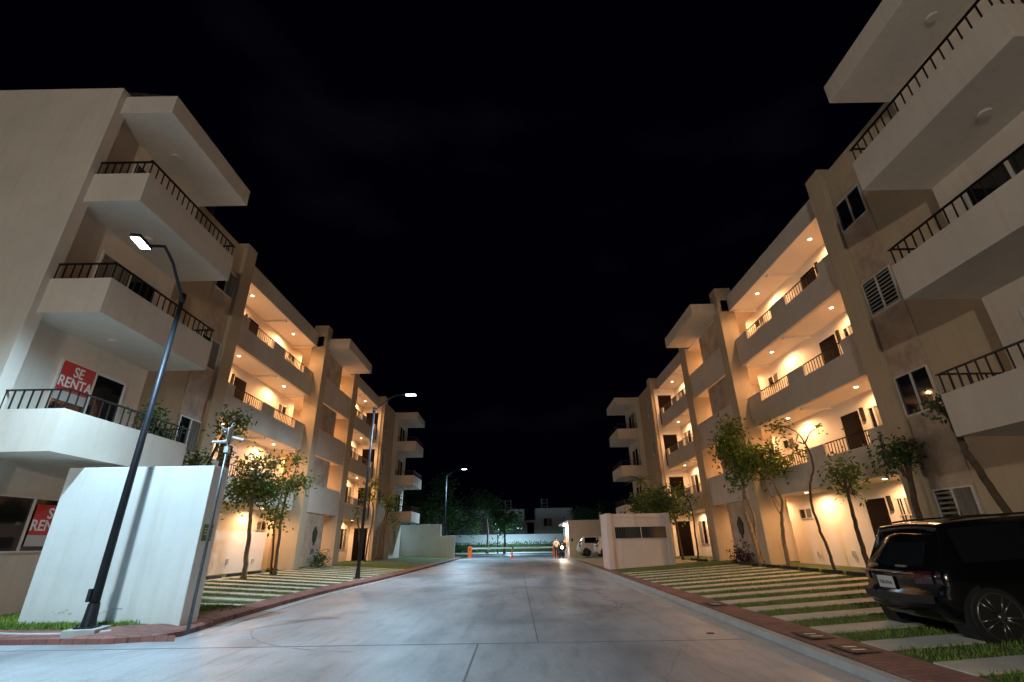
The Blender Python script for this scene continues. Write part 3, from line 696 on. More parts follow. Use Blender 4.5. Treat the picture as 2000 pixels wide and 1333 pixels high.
# ------------------------------------------------------------------ cars
def crom(p, t):
    n = len(p); i = min(int(t), n - 2); f = t - i
    a = p[max(i - 1, 0)]; b_ = p[i]; c = p[i + 1]; d = p[min(i + 2, n - 1)]
    return tuple(.5 * ((2 * b_[k]) + (-a[k] + c[k]) * f + (2 * a[k] - 5 * b_[k] + 4 * c[k] - d[k]) * f * f + (-a[k] + 3 * b_[k] - 3 * c[k] + d[k]) * f ** 3) for k in range(len(b_)))
def car(loc, rz, label, body_m, L=4.35, W=1.78, HT=1.64, suv=True, plate=True, group=None, hatch=False):
    root = empty('parked_car', loc, label, 'car', group, rz)
    # stations from rear: x, half width, bottom, belt z, roof half width, roof z
    hw = W / 2; g = .20 if suv else .16
    bz = HT * .62
    st = [(-L / 2, hw * .84, g + .20, bz, hw * .66, HT * .90), (-L / 2 + .12, hw * .95, g + .08, bz, hw * .72, HT * .955), (-L / 2 + .5, hw, g, bz, hw * .76, HT * .99),
          (-L / 2 + 1.5, hw, g, bz, hw * .77, HT), (-.05, hw, g, bz * .99, hw * .77, HT * .995), (L * .10, hw, g, bz * .98, hw * .76, HT * .96),
          (L * .19, hw, g, bz * .97, hw * .74, HT * .80), (L * .26, hw, g, bz * .95, hw * .80, bz * 1.02), (L * .36, hw * .98, g, bz * .92, hw * .80, bz * .97), (L * .45, hw * .93, g + .05, bz * .82, hw * .78, bz * .88), (L / 2, hw * .78, g + .12, bz * .62, hw * .66, bz * .70)]
    K = len(st) - 1; NS = 44
    def ring_pts(s_):
        x, w_, zb, zbelt, wr, zr = s_
        return [(0, zb), (w_ * .82, zb), (w_ * .97, zb + .10), (w_, zb + (zbelt - zb) * .5), (w_ * .985, zbelt), (wr + (w_ - wr) * .10, zr - .055), (wr * .86, zr + .005), (0, zr + .03)]
    def S(u, t):  # u station param 0..K, t ring param 0..7
        s_ = crom(st, u); p = ring_pts(s_); y, z = crom(p, t)
        k = max(0, 1 - u / 2.0)
        x = s_[0] + k * .42 * max(0, z - bz * .92) / max(.1, HT - bz) + (-.05 * k if z < bz * .7 else 0)
        return Vector((x, y, z))
    us = frange(0, K, NS); ts = [i * .25 for i in range(29)]
    mb = MB(); vs = []; fs = []
    rings = []
    for u in us:
        half = [S(u, t) for t in ts]; ring = half + [Vector((v.x, -v.y, v.z)) for v in half[-2:0:-1]]; rings.append(ring)
    n = len(rings[0]); vs = [v for r in rings for v in r]
    for i in range(NS - 1):
        for j in range(n): fs.append((i * n + j, i * n + (j + 1) % n, (i + 1) * n + (j + 1) % n, (i + 1) * n + j))
    # rear cap: horizontal strips, gently bulged
    def cap(u, sgn):
        pts = [S(u, t) for t in ts]; base = len(vs); m_ = 7
        for p in pts:
            for q in range(m_):
                f = -1 + 2 * q / (m_ - 1); vs.append(Vector((p.x + sgn * .16 * (1 - f * f), p.y * f, p.z)))
        for i in range(len(pts) - 1):
            for q in range(m_ - 1): fs.append((base + i * m_ + q, base + i * m_ + q + 1, base + (i + 1) * m_ + q + 1, base + (i + 1) * m_ + q))
    cap(0, -1); cap(K, 1)
    mb.add(vs, fs); body = mb.build('body', body_m, root, smooth=True)
    def panel(name, us_, ts_, m, off=.008, both=True, par=root):
        for sg in ((1, -1) if both else (1,)):
            v = []; nn = len(ts_)
            for u in us_:
                for t in ts_:
                    p = S(u, t); e = S(u, min(7, t + .05)) - S(u, max(0, t - .05)); nrm = Vector((0, e.z, -e.y)); nrm.normalize()
                    p = p + nrm * off; v.append((p.x, p.y * sg, p.z))
            f = [(i * nn + j, i * nn + j + 1, (i + 1) * nn + j + 1, (i + 1) * nn + j) for i in range(len(us_) - 1) for j in range(nn - 1)]
            q = MB(); q.add(v, f); q.build(name, m, par, smooth=True)
    panel('side_window', frange(1.7, 2.8, 8), frange(4.12, 4.92, 5), 'glass')
    panel('side_window', frange(2.9, 3.95, 8), frange(4.12, 4.94, 5), 'glass')
    panel('side_window', frange(4.05, 5.7, 8), frange(4.12, 4.92, 5), 'glass')
    def rearpanel(name, y0, y1, t0, t1, m, off=.012, nq=9):
        v = []; tt = frange(t0, t1, 6)
        for t in tt:
            p = S(0, t)
            for q in range(nq):
                f = (y0 + (y1 - y0) * q / (nq - 1)); v.append((p.x - .16 * (1 - f * f) - off, p.y * f, p.z))
        f = [(i * nq + j, i * nq + j + 1, (i + 1) * nq + j + 1, (i + 1) * nq + j) for i in range(5) for j in range(nq - 1)]
        q = MB(); q.add(v, f); return q.build(name, m, root, smooth=True)
    rearpanel('rear_window', -.80, .80, 4.10, 4.85, 'glass')
    for sg in (1, -1):
        rearpanel('tail_light', .66 * sg, .97 * sg, 3.35, 3.92, 'lens', .015, 5)
        panel_u = frange(.02, .5, 4)
        v = []; tts = frange(3.4, 3.9, 4)
        for u in panel_u:
            for t in tts: p = S(u, t); v.append((p.x, (p.y + .008) * sg, p.z))
        q = MB(); q.add(v, [(i * 4 + j, i * 4 + j + 1, (i + 1) * 4 + j + 1, (i + 1) * 4 + j) for i in range(3) for j in range(3)]); q.build('tail_light', 'lens', root, smooth=True)
    rearpanel('bumper', -1.0, 1.0, 2.05, 2.75, 'rubber' if suv else body_m, .05)
    xr = S(0, 3.2).x - .175
    if plate:
        z = S(0, 3.35).z
        q = MB(); q.box(xr - .012, xr, -.16, .16, z - .075, z + .075); pl = q.build('licence_plate', 'plate', root)
        Mx = Matrix.Translation((xr - .014, 0, z - .008)) @ Matrix(((0, 0, -1, 0), (-1, 0, 0, 0), (0, 1, 0, 0), (0, 0, 0, 1)))
        text_mesh('plate_number', 'YZR-719-A', .062, 'ink', pl, Mx, sx=.88, bold=.001)
        q = MB(); q.box(xr - .03, xr - .005, -.42, .42, z + .13, z + .148); q.build('trim_bar', 'alloy', root)
        q = MB(); q.box(xr - .03, xr - .005, .04, .18, z + .20, z + .235); q.build('emblem', 'alloy', root, bevel=.01)
        q = MB(); q.box(xr - .004, xr + .03, -.50, -.30, z + .20, z + .225); q.build('badge', 'alloy', root)
    for sx_ in (-L * .375, L * .31):
        for sg in (1, -1):
            r = .345 if suv else .31; y = sg * (hw - .10)
            q = MB(); q.tube([(sx_, sg * (hw - .30), r), (sx_, sg * (hw + .001), r)], r + .028, 28); q.build('wheel_arch', 'rubber', root)
            q = MB(); q.tube([(sx_, sg * (hw - .22), r), (sx_, sg * (hw - .02), r), (sx_, sg * (hw + .012), r)], [r, r, r - .03], 32); ty = q.build('wheel', 'rubber', root)
            q = MB()
            q.tube([(sx_, sg * (hw + .012), r), (sx_, sg * (hw + .030), r)], .055, 14)
            for a in range(10):
                t = 2 * math.pi * a / 10 + (.12 if a % 2 else -.12); t += 0
                c, s2 = math.cos(t), math.sin(t)
                q.tube([(sx_ + .05 * c, sg * (hw + .022), r + .05 * s2), (sx_ + (r - .09) * c, sg * (hw + .016), r + (r - .09) * s2)], [.020, .015], 6)
            rr = r - .085
            q.tube([(sx_ + rr * math.cos(i * math.pi / 12), sg * (hw + .016), r + rr * math.sin(i * math.pi / 12)) for i in range(25)], .013, 6, cap=False)
            q.build('rim', 'alloy', ty, smooth=True)
    for sg in (1, -1):
        q = MB(); q.box(L * .13, L * .13 + .12, sg * (hw + .01), sg * (hw + .20), bz + .02, bz + .16); q.build('mirror', body_m, root, bevel=.03)
        if suv:
            q = MB(); q.tube([(-L * .36, sg * hw * .70, HT + .015), (-L * .3, sg * hw * .70, HT + .035), (0, sg * hw * .70, HT + .035), (L * .06, sg * hw * .70, HT + .01)], .013, 8); q.build('roof_rail', 'metal', root)
    if hatch:
        pass
    return root
suv = car((7.42, 7.44, .21), R(-3), 'black SUV parked nose in beneath the right block', 'carblack', L=3.98, W=1.68, HT=1.45)
suv.rotation_euler = (0, -R(3.1), R(-3))
car((7.25, 43.3, .28), 0, 'white hatchback parked against the gatehouse wall', 'carwhite', L=4.0, W=1.7, HT=1.50, suv=False, plate=False, group='white cars parked near the gatehouse')
car((8.15, 39.8, .30), 0, 'white car half hidden behind the utility enclosure', 'carwhite', L=4.1, W=1.7, HT=1.45, suv=False, plate=False, group='white cars parked near the gatehouse')

# ------------------------------------------------------------------ people and motorcycle by the gate
def person(loc, rz, label, shirt, trousers, arms):
    root = empty('person', loc, label, 'person', None, rz)
    J = {'pel': (0, 0, .92), 'che': (0, .02, 1.30), 'nek': (0, .02, 1.46), 'hed': (0, .03, 1.60), 'top': (0, .03, 1.70),
         'hl': (-.10, 0, .88), 'kl': (-.12, .03, .48), 'al': (-.13, -.02, .08), 'fl': (-.13, .14, .04),
         'hr': (.10, 0, .88), 'kr': (.13, .06, .48), 'ar': (.14, .0, .08), 'fr': (.15, .16, .04),
         'sl': (-.19, .02, 1.40), 'el': arms[0], 'wl': arms[1], 'tl': arms[2], 'sr': (.19, .02, 1.40), 'er': arms[3], 'wr': arms[4], 'tr': arms[5]}
    Rr = dict(pel=.14, che=.155, nek=.055, hed=.092, top=.07, hl=.10, kl=.062, al=.045, fl=.04, hr=.10, kr=.062, ar=.045, fr=.04, sl=.062, el=.045, wl=.032, tl=.028, sr=.062, er=.045, wr=.032, tr=.028)
    E = [('pel', 'che'), ('che', 'nek'), ('nek', 'hed'), ('hed', 'top'), ('pel', 'hl'), ('hl', 'kl'), ('kl', 'al'), ('al', 'fl'), ('pel', 'hr'), ('hr', 'kr'), ('kr', 'ar'), ('ar', 'fr'), ('che', 'sl'), ('sl', 'el'), ('el', 'wl'), ('wl', 'tl'), ('che', 'sr'), ('sr', 'er'), ('er', 'wr'), ('wr', 'tr')]
    def skin(name, keys, edges, m, scale=1.0, rootk=None):
        me = bpy.data.meshes.new(name); me.from_pydata([J[k] for k in keys], [(keys.index(a), keys.index(b_)) for a, b_ in edges], [])
        o = bpy.data.objects.new(name, me); col.objects.link(o); o.parent = root
        md = o.modifiers.new('s', 'SKIN'); 
        for i, k in enumerate(keys):
            me.skin_vertices[0].data[i].radius = (Rr[k] * scale, Rr[k] * scale * .85)
            me.skin_vertices[0].data[i].use_root = (k == (rootk or keys[0]))
        sb = o.modifiers.new('d', 'SUBSURF'); sb.levels = 2; sb.render_levels = 2
        me.materials.append(M[m]); return o
    keys = list(J); skin('body', keys, E, 'skin')
    skin('shirt', ['che', 'pel', 'sl', 'el', 'sr', 'er', 'nek'], [('pel', 'che'), ('che', 'sl'), ('sl', 'el'), ('che', 'sr'), ('sr', 'er'), ('che', 'nek')], shirt, 1.14)
    skin('trousers', ['pel', 'hl', 'kl', 'al', 'hr', 'kr', 'ar'], [('pel', 'hl'), ('hl', 'kl'), ('kl', 'al'), ('pel', 'hr'), ('hr', 'kr'), ('kr', 'ar')], trousers, 1.18)
    mb = MB(); mb.sphere((0, .0, 1.665), .098, 8, .95); mb.build('hair', 'hair', root, smooth=True)
    for sx_ in (-.13, .14):
        mb = MB(); mb.sphere((sx_, .07, .045), .055, 6, .8); o = mb.build('shoe', 'darkcloth', root, smooth=True); 
    return root
person((3.62, 47.4, .0), R(200), 'person in a pale shirt standing by the right gate cabinet', 'shirt', 'jeans', [(-.30, .10, 1.14), (-.22, .30, 1.08), (-.18, .38, 1.10), (.28, .08, 1.14), (.24, .26, 1.02), (.20, .34, 1.00)])
person((4.42, 46.9, .08), R(150), 'dark clothed person standing beside the motorcycle headlight', 'darkcloth', 'darkcloth', [(-.26, -.02, 1.12), (-.27, .06, .88), (-.27, .08, .80), (.26, .12, 1.16), (.18, .34, 1.10), (.14, .42, 1.10)])
root = empty('motorcycle', (4.12, 48.2, .0), 'motorcycle with its bright headlight on by the gate', 'motorcycle', None, R(8))
for y in (-.62, .68):
    mb = MB(); mb.tube([(0, y + .27 * math.cos(i * math.pi / 12), .30 + .27 * math.sin(i * math.pi / 12)) for i in range(25)], .045, 8, cap=False)
    for a in range(6): mb.tube([(0, y, .3), (0, y + .25 * math.cos(a * math.pi / 3), .3 + .25 * math.sin(a * math.pi / 3))], .012, 5)
    mb.build('wheel', 'rubber', root)
mb = MB(); mb.tube([(0, -.62, .3), (0, -.45, .72), (0, -.36, .98)], .035, 8); mb.tube([(0, -.4, .80), (0, .0, .48), (0, .62, .32)], .05, 8); mb.sphere((0, 0, .45), .19, 8, .9); mb.build('frame', 'metal', root)
mb = MB(); mb.sphere((0, -.10, .80), .17, 8, .75); mb.build('tank', 'carblack', root, smooth=True)
mb = MB(); mb.box(-.12, .12, .08, .72, .74, .82); mb.build('seat', 'rubber', root, bevel=.03)
mb = MB(); mb.tube([(-.34, -.28, 1.04), (-.12, -.36, 1.0), (.12, -.36, 1.0), (.34, -.28, 1.04)], .018, 8); mb.build('handlebar', 'metal', root)
mb = MB(); mb.tube([(0, -.40, .92), (0, -.52, .92)], [.10, .11], 16); h_ = mb.build('headlight', 'headlight', root)
light('SPOT', 'beam', (0, -.58, .92), 70, (1, .84, .68), root, .06, 80, .6, rot=(R(76), 0, R(180)))

# ------------------------------------------------------------------ trees
def leaves_mesh(clusters, size, seed, stems=True):
    rnd = random.Random(seed); vs = []; fs = []
    for (c, r, n) in clusters:
        c = Vector(c)
        if not hasattr(r, '__len__'): r = (r, r, r)
        # twig tips inside the cluster, leaves gathered round each tip so that gaps stay open
        nt_ = max(3, n // 14); tips = []
        for i in range(nt_):
            while True:
                q = Vector((rnd.uniform(-1, 1), rnd.uniform(-1, 1), rnd.uniform(-1, 1)))
                if .15 < q.length < 1: break
            q *= (.55 + .45 * rnd.random()); tips.append(Vector((q.x * r[0], q.y * r[1], q.z * r[2])))
        for i in range(n):
            tp = tips[rnd.randrange(nt_)]
            p = c + tp + Vector((rnd.gauss(0, 1), rnd.gauss(0, 1), rnd.gauss(0, 1))) * size * 1.25
            d = Vector((rnd.gauss(0, 1), rnd.gauss(0, 1), rnd.gauss(-.35, .7))).normalized()
            u = d.cross(Vector((rnd.gauss(0, 1), rnd.gauss(0, 1), rnd.gauss(0, 1)))).normalized()
            L_ = size * rnd.uniform(.7, 1.3); W_ = L_ * .24; nn = len(vs)
            vs += [p, p + d * L_ * .5 + u * W_, p + d * L_, p + d * L_ * .5 - u * W_]; fs.append((nn, nn + 1, nn + 2, nn + 3))
    return vs, fs
def wobble(pts, k=4, amp=.03, seed=0):
    rnd = random.Random(seed); out = []
    for i in range(len(pts) - 1):
        for j in range(k):
            p = crom(pts, i + j / k); out.append(tuple(c + rnd.uniform(-amp, amp) for c in p) if (i or j) else tuple(pts[0]))
    out.append(tuple(pts[-1])); return out
def tree(name, label, trunk, r0, r1, branches, clusters, size=.12, leafm='leaf', barkm='bark', group='slender young trees planted along the blocks', seed=1, extra=()):
    base = Vector(trunk[0]); root = empty(name, base, label, 'tree', group)
    clusters = [(c, r, int(n_ * 1.1)) for c, r, n_ in clusters]; size = size * 1.12
    rel = lambda p: tuple(Vector(p) - base)
    w_ = wobble([rel(p) for p in trunk], 5, .018, seed); n = len(w_)
    mb = MB(); mb.tube(w_, [r0 * 1.5 if i == 0 else r0 + (r1 - r0) * i / (n - 1) for i in range(n)], 10)
    for st_ in extra:
        ww = wobble([rel(p) for p in st_], 5, .018, seed + 5); mb.tube(ww, [r0 * .75 + (r1 * .8 - r0 * .75) * i / (len(ww) - 1) for i in range(len(ww))], 8)
    tr = mb.build('trunk', barkm, root, smooth=True)
    mb = MB(); rnd = random.Random(seed + 9)
    for br in branches:
        ww = wobble([rel(p) for p in br], 4, .015, seed + 3); mb.tube(ww, [r1 * .9 + (.008 - r1 * .9) * i / (len(ww) - 1) for i in range(len(ww))], 7)
    for (c, r, n_) in clusters:
        rr = r if hasattr(r, '__len__') else (r, r, r)
        for i in range(9):
            q = Vector((rnd.uniform(-1, 1) * rr[0], rnd.uniform(-1, 1) * rr[1], rnd.uniform(-.5, 1) * rr[2])) * .8
            c0 = Vector(rel(c)); st_ = c0 + Vector((0, 0, -rr[2] * .6)); mb.tube([st_, (st_ + c0 + q) / 2 + Vector((0, 0, .05)), c0 + q], [max(.006, r1 * .5), .006, .004], 5)
    mb.build('limbs', barkm, root)
    vs, fs = leaves_mesh([(rel(c), r, n_) for c, r, n_ in clusters], size, seed)
    mb = MB(); mb.add(vs, fs); mb.build('crown', leafm, root)
    return root
# right row
tree('slender_tree', 'two stemmed tree with the tallest bushy crown, beside the plaque of the right block',
     [(9.42, 20.3, .40), (9.30, 20.3, 1.6), (9.18, 20.25, 2.6), (9.28, 20.2, 3.5), (9.15, 20.2, 4.6), (9.1, 20.2, 5.6)], .085, .035,
     [[(9.2, 20.2, 4.0), (8.8, 20.1, 4.4), (8.5, 20, 4.7)], [(9.15, 20.2, 4.5), (9.6, 20.3, 4.9)]],
     [((9.15, 20.2, 4.75), (.85, .8, .75), 900), ((8.75, 20.1, 4.95), (.5, .5, .5), 330), ((9.15, 20.2, 5.75), (.50, .5, .65), 420), ((9.45, 20.2, 4.1), (.7, .6, .5), 500), ((9.0, 20.2, 3.65), (.45, .4, .28), 120)],
     .15, barkm='palebark', seed=2, extra=[[(9.62, 20.35, .40), (9.45, 20.35, 1.3), (9.5, 20.3, 2.2), (9.3, 20.3, 3.2), (9.35, 20.2, 4.2)]])
tree('slender_tree', 'forked tree with a low wide crown reaching over the right corridor parapet',
     [(9.80, 19.0, .40), (9.82, 19.0, 1.4), (9.93, 19.0, 2.15), (10.08, 19.0, 2.75), (9.85, 19, 3.5), (9.7, 19, 4.1)], .08, .03,
     [[(9.93, 19, 2.15), (9.70, 18.9, 2.7), (9.5, 18.9, 3.5)], [(9.85, 19, 3.5), (10.2, 19, 4.0), (10.35, 19, 4.3)]],
     [((9.7, 19, 4.15), (.75, .7, .55), 620), ((10.15, 19, 4.55), (.35, .35, .4), 200), ((9.35, 19, 4.3), (.5, .5, .5), 280), ((10.3, 19, 4.0), (.35, .3, .3), 150)], .14, barkm='palebark', seed=4)
tree('slender_tree', 'bare crooked tree with an arching twig and few leaves in front of the right corridor',
     [(9.61, 16, .40), (9.55, 16, 1.0), (9.45, 16, 1.7), (9.40, 16, 2.4), (9.52, 16, 3.0), (9.78, 16, 3.6), (9.68, 16, 4.3)], .05, .028,
     [[(9.68, 16, 4.3), (9.5, 16, 4.65), (9.2, 16, 4.85), (8.75, 16, 4.92), (8.4, 16, 4.88)], [(9.68, 16, 4.3), (9.9, 16, 4.62), (10.25, 16, 4.82)], [(9.5, 16, 4.6), (9.36, 16, 4.3)]],
     [((8.8, 16, 4.90), (.30, .12, .07), 60), ((9.15, 16, 4.86), (.2, .1, .07), 34), ((8.5, 16, 4.90), (.12, .1, .06), 16), ((10.2, 16, 4.85), (.12, .1, .06), 20), ((9.34, 16, 4.18), (.18, .18, .26), 100)], .11, seed=6)
tree('slender_tree', 'thin tree with a sparse upright tuft of leaves before the right ground floor wall',
     [(9.63, 14.5, .40), (9.64, 14.5, 1.0), (9.62, 14.5, 1.8), (9.62, 14.5, 2.5), (9.68, 14.5, 3.1)], .075, .035,
     [[(9.65, 14.5, 2.5), (9.4, 14.5, 3.1), (9.3, 14.5, 3.4)], [(9.65, 14.5, 2.6), (9.95, 14.5, 3.1), (10.05, 14.5, 3.4)]],
     [((9.68, 14.5, 3.2), (.48, .4, .42), 340), ((9.8, 14.5, 2.6), (.3, .2, .15), 40)], .13, seed=8)
tree('slender_tree', 'dark leafy tree rising behind the black SUV by the stone strip',
     [(9.95, 12.4, .40), (9.80, 12.4, 1.2), (9.78, 12.35, 2.2), (9.84, 12.3, 3.0), (9.82, 12.3, 3.3)], .085, .05,
     [[(9.8, 12.3, 2.7), (9.5, 12.3, 3.2), (9.35, 12.3, 3.8)], [(9.8, 12.3, 2.8), (10.05, 12.3, 3.3)]],
     [((9.75, 12.3, 3.35), (.48, .4, .30), 420), ((9.38, 12.3, 3.65), (.14, .14, .35), 70), ((9.4, 12.3, 3.1), (.2, .2, .2), 70)], .11, leafm='leafdark', seed=10)
tree('slender_tree', 'leaning dark trunk under the lowest right balcony',
     [(9.25, 9.1, .40), (9.0, 9.1, 1.2), (8.72, 9.1, 2.1), (8.50, 9.1, 2.75), (8.46, 9.1, 3.2), (8.40, 9.1, 3.7)], .07, .05,
     [[(8.42, 9.1, 3.4), (8.3, 9.1, 3.8)]], [((8.28, 9.15, 3.78), (.20, .2, .26), 150)], .09, leafm='leafdark', seed=12)
tree('slender_tree', 'spindly tree behind the utility enclosure close to the thin pillar',
     [(9.02, 26, .42), (9.05, 26, 1.6), (9.05, 26, 2.9), (8.8, 26, 3.6)], .05, .025, [[(8.9, 26, 3.4), (8.5, 26, 3.7)]], [((8.7, 26, 3.65), (.45, .3, .25), 90), ((9.1, 26, 3.45), (.3, .3, .12), 40)], .14, seed=14)
tree('slender_tree', 'young tree with drooping dark fronds behind the utility enclosure',
     [(8.9, 28, .42), (8.8, 28, 1.8), (8.69, 28, 3.2), (8.4, 28, 4.0)], .06, .03,
     [[(8.6, 28, 3.5), (9.4, 28, 3.4), (9.7, 28, 2.6)], [(8.5, 28, 3.8), (7.9, 28, 3.8)]],
     [((8.4, 28, 3.6), (.9, .7, .65), 620), ((9.4, 28, 2.9), (.35, .2, .35), 70), ((7.8, 28, 3.2), (.7, .5, .55), 380)], .18, leafm='leafdark', seed=16)
tree('bushy_tree', 'wide dark bushy tree growing above the roof of the utility enclosure',
     [(9.0, 31, .42), (8.9, 31, 2.0), (8.6, 31, 3.2)], .09, .04, [[(8.7, 31, 2.6), (8.0, 31, 3.4)]],
     [((8.3, 31, 3.6), (1.2, .9, .8), 760), ((9.4, 31, 3.0), (.7, .6, .7), 300), ((7.6, 31, 3.3), (.7, .6, .4), 240)], .2, leafm='leafdark', seed=18)
def fronds(name, label, base, top, n, L, lm='leafdark', group=None, r=.06, seed=1):
    root = empty(name, base, label, 'tree', group); rnd = random.Random(seed); b0 = Vector(base); t_ = Vector(top) - b0
    mb = MB(); mb.tube(wobble([(0, 0, 0), tuple(t_ * .5), tuple(t_)], 4, .02, seed), [r] * 8 + [r * .7], 9); mb.build('trunk', 'bark', root, smooth=True)
    mb = MB()
    for i in range(n):
        az = 2 * math.pi * i / n + rnd.uniform(-.2, .2); el = rnd.uniform(.0, .9); pts = []
        for k in range(7):
            f = k / 6; pts.append(t_ + Vector((math.cos(az) * L * f * math.cos(el * .6), math.sin(az) * L * f * math.cos(el * .6), L * (math.sin(el) * f - .45 * f * f))))
        for k in range(6):
            d = (pts[k + 1] - pts[k]); sd = d.cross(Vector((0, 0, 1))).normalized()
            for s_ in (-1, 1):
                for q in range(3):
                    p = pts[k] + d * q / 3; l_ = L * .22 * (1.1 - abs(k / 6 - .4)); tip = p + sd * s_ * l_ + d * .5 + Vector((0, 0, -.25 * l_)); wv = d.normalized() * L * .022
                    mb.add([p - wv, p + wv, tip], [(0, 1, 2)])
        mb.tube(pts, [.012 * L] * 6 + [.003], 4)
    mb.build('crown', lm, root); return root
fronds('spiky_tree', 'spiky topped young tree standing against the far balconies of the right block', (8.46, 33, .42), (8.35, 33, 5.1), 15, 1.0, 'leaf', seed=3)
# left row
tree('slender_tree', 'pale trunked tree with the fullest crown in front of the left corridor',
     [(-9.35, 18, .40), (-9.38, 18, 1.2), (-9.45, 18, 2.1), (-9.55, 18, 2.9), (-9.6, 18, 3.6), (-9.6, 18, 4.2)], .085, .04,
     [[(-9.55, 18, 2.9), (-10.1, 18, 3.3), (-10.4, 18, 3.6)], [(-9.55, 18, 2.9), (-9.0, 18, 3.0), (-8.6, 18, 2.7)], [(-9.6, 18, 3.6), (-9.2, 18, 4.3)]],
     [((-9.65, 18, 3.55), (.85, .8, .7), 1000), ((-10.1, 18, 3.1), (.45, .4, .45), 200), ((-9.1, 18, 3.3), (.6, .5, .5), 360), ((-9.75, 18, 4.35), (.35, .3, .42), 180), ((-9.0, 18, 4.3), (.4, .3, .3), 110), ((-8.75, 18, 2.65), (.35, .3, .28), 120), ((-8.55, 18, 2.35), (.15, .15, .2), 40)],
     .14, barkm='palebark', seed=20)
tree('slender_tree', 'twin stemmed tree next to the left pillar, right of the fullest crown',
     [(-9.46, 20.5, .40), (-9.5, 20.5, 1.5), (-9.55, 20.5, 2.6), (-9.45, 20.5, 3.6), (-9.3, 20.5, 4.2)], .065, .03,
     [[(-9.5, 20.5, 3.4), (-9.1, 20.5, 3.8), (-8.9, 20.5, 3.9)], [(-9.45, 20.5, 3.6), (-9.2, 20.5, 4.7)]],
     [((-9.55, 20.5, 3.7), (.55, .5, .6), 360), ((-9.0, 20.5, 3.85), (.38, .3, .28), 190), ((-9.3, 20.5, 4.75), (.32, .3, .35), 120), ((-9.9, 20.5, 2.6), (.35, .3, .45), 110)],
     .14, seed=22, extra=[[(-9.60, 20.5, .40), (-9.68, 20.5, 1.4), (-9.8, 20.5, 2.4), (-9.7, 20.5, 3.4)]])
tree('slender_tree', 'tree whose leafy top shows above the white wall behind the camera pole',
     [(-9.75, 15.0, .35), (-9.7, 15, 2.0), (-9.6, 15, 3.6), (-9.2, 15, 5.0)], .07, .03,
     [[(-9.65, 15, 3.2), (-9.9, 15, 3.9), (-10.1, 15, 4.1)]],
     [((-9.15, 15, 4.95), (.42, .4, .42), 340), ((-8.85, 15, 5.2), (.28, .28, .28), 130), ((-9.95, 15, 3.85), (.45, .4, .36), 260), ((-9.1, 15, 4.2), (.2, .2, .2), 60), ((-9.5, 15, 3.6), (.3, .3, .2), 60)], .12, seed=24)
for i, (tr, cl, lb) in enumerate([
    ([(-9.04, 30, .45), (-9.2, 30, 1.8), (-9.44, 30, 3.0), (-9.5, 30, 3.5)], [((-9.5, 30, 3.2), (.28, .2, .35), 60)], 'smallest thin tree just left of the second street lamp'),
    ([(-9.6, 33, .45), (-9.5, 33, 2.0), (-9.34, 33, 3.4), (-9.75, 33, 4.5)], [((-9.8, 33, 4.7), (.5, .4, .6), 200), ((-9.35, 33, 5.3), (.3, .3, .4), 70)], 'tall thin tree rising behind the second street lamp'),
    ([(-9.73, 36, .45), (-9.6, 36, 1.8), (-9.35, 36, 3.1), (-9.2, 36, 4.2)], [((-9.2, 36, 4.2), (.6, .4, .6), 260)], 'curved thin tree right of the second street lamp'),
    ([(-9.9, 38, .45), (-9.85, 38, 2.0), (-9.71, 38, 3.4), (-9.5, 38, 4.2)], [((-9.4, 38, 4.4), (.65, .5, .55), 260), ((-9.2, 38, 3.1), (.4, .3, .3), 70)], 'thin tree with a split crown near the far left balconies')]):
    tree('slender_tree', lb, tr, .05, .025, [], cl, .16, seed=30 + i)
# shrubs by the plaques
def shrub(c, r, n, label, lm='leafred', size=.12, seed=1, group='low shrubs at the foot of the plaques'):
    root = empty('shrub', (c[0], c[1], c[2]), label, 'shrub', group)
    vs, fs = leaves_mesh([((0, 0, r[2] * .7), r, n)], size, seed); mb = MB(); mb.add(vs, fs); mb.build('foliage', lm, root)
    mb = MB()
    for i in range(7): a = i * .9; mb.tube([(0, 0, 0), (r[0] * .5 * math.cos(a), r[1] * .5 * math.sin(a), r[2])], .012, 5)
    mb.build('stems', 'bark', root)
shrub((9.85, 23.0, .42), (.35, .9, .42), 500, 'dark red leaved shrub below the plaque of the right block', seed=4)
shrub((-10.2, 26.8, .42), (.4, 1.0, .42), 420, 'dark shrub below the plaque of the left block', 'leafdark', seed=5)
root = empty('balcony_bench', (-9.1, 9.9, 6.11), 'dark storage bench behind the middle left balcony railing', 'bench')
mb = MB(); mb.box(-.3, .3, -.7, .7, .05, .62); mb.build('chest', 'darkcloth', root, bevel=.02)
mb = MB(); mb.box(-.32, .32, -.72, .72, .62, .66); mb.build('lid', 'rubber', root, bevel=.01)
# balcony plants
root = empty('balcony_plant', (-8.85, 11.3, 3.3), 'leafy green plant standing behind the lowest left balcony railing', 'plant')
vs, fs = leaves_mesh([((0, 0, 1.0), (.2, .3, .32), 420), ((0, .55, .75), (.15, .3, .25), 220)], .10, 51); mb = MB(); mb.add(vs, fs); mb.build('foliage', 'leafdark', root)
mb = MB(); mb.cyl((0, 0), .12, 0, .3, 14, .16); mb.build('pot', 'rubber', root)
mb = MB(); mb.cyl((0, 0), .02, .3, .9, 6); mb.build('stem', 'bark', root)

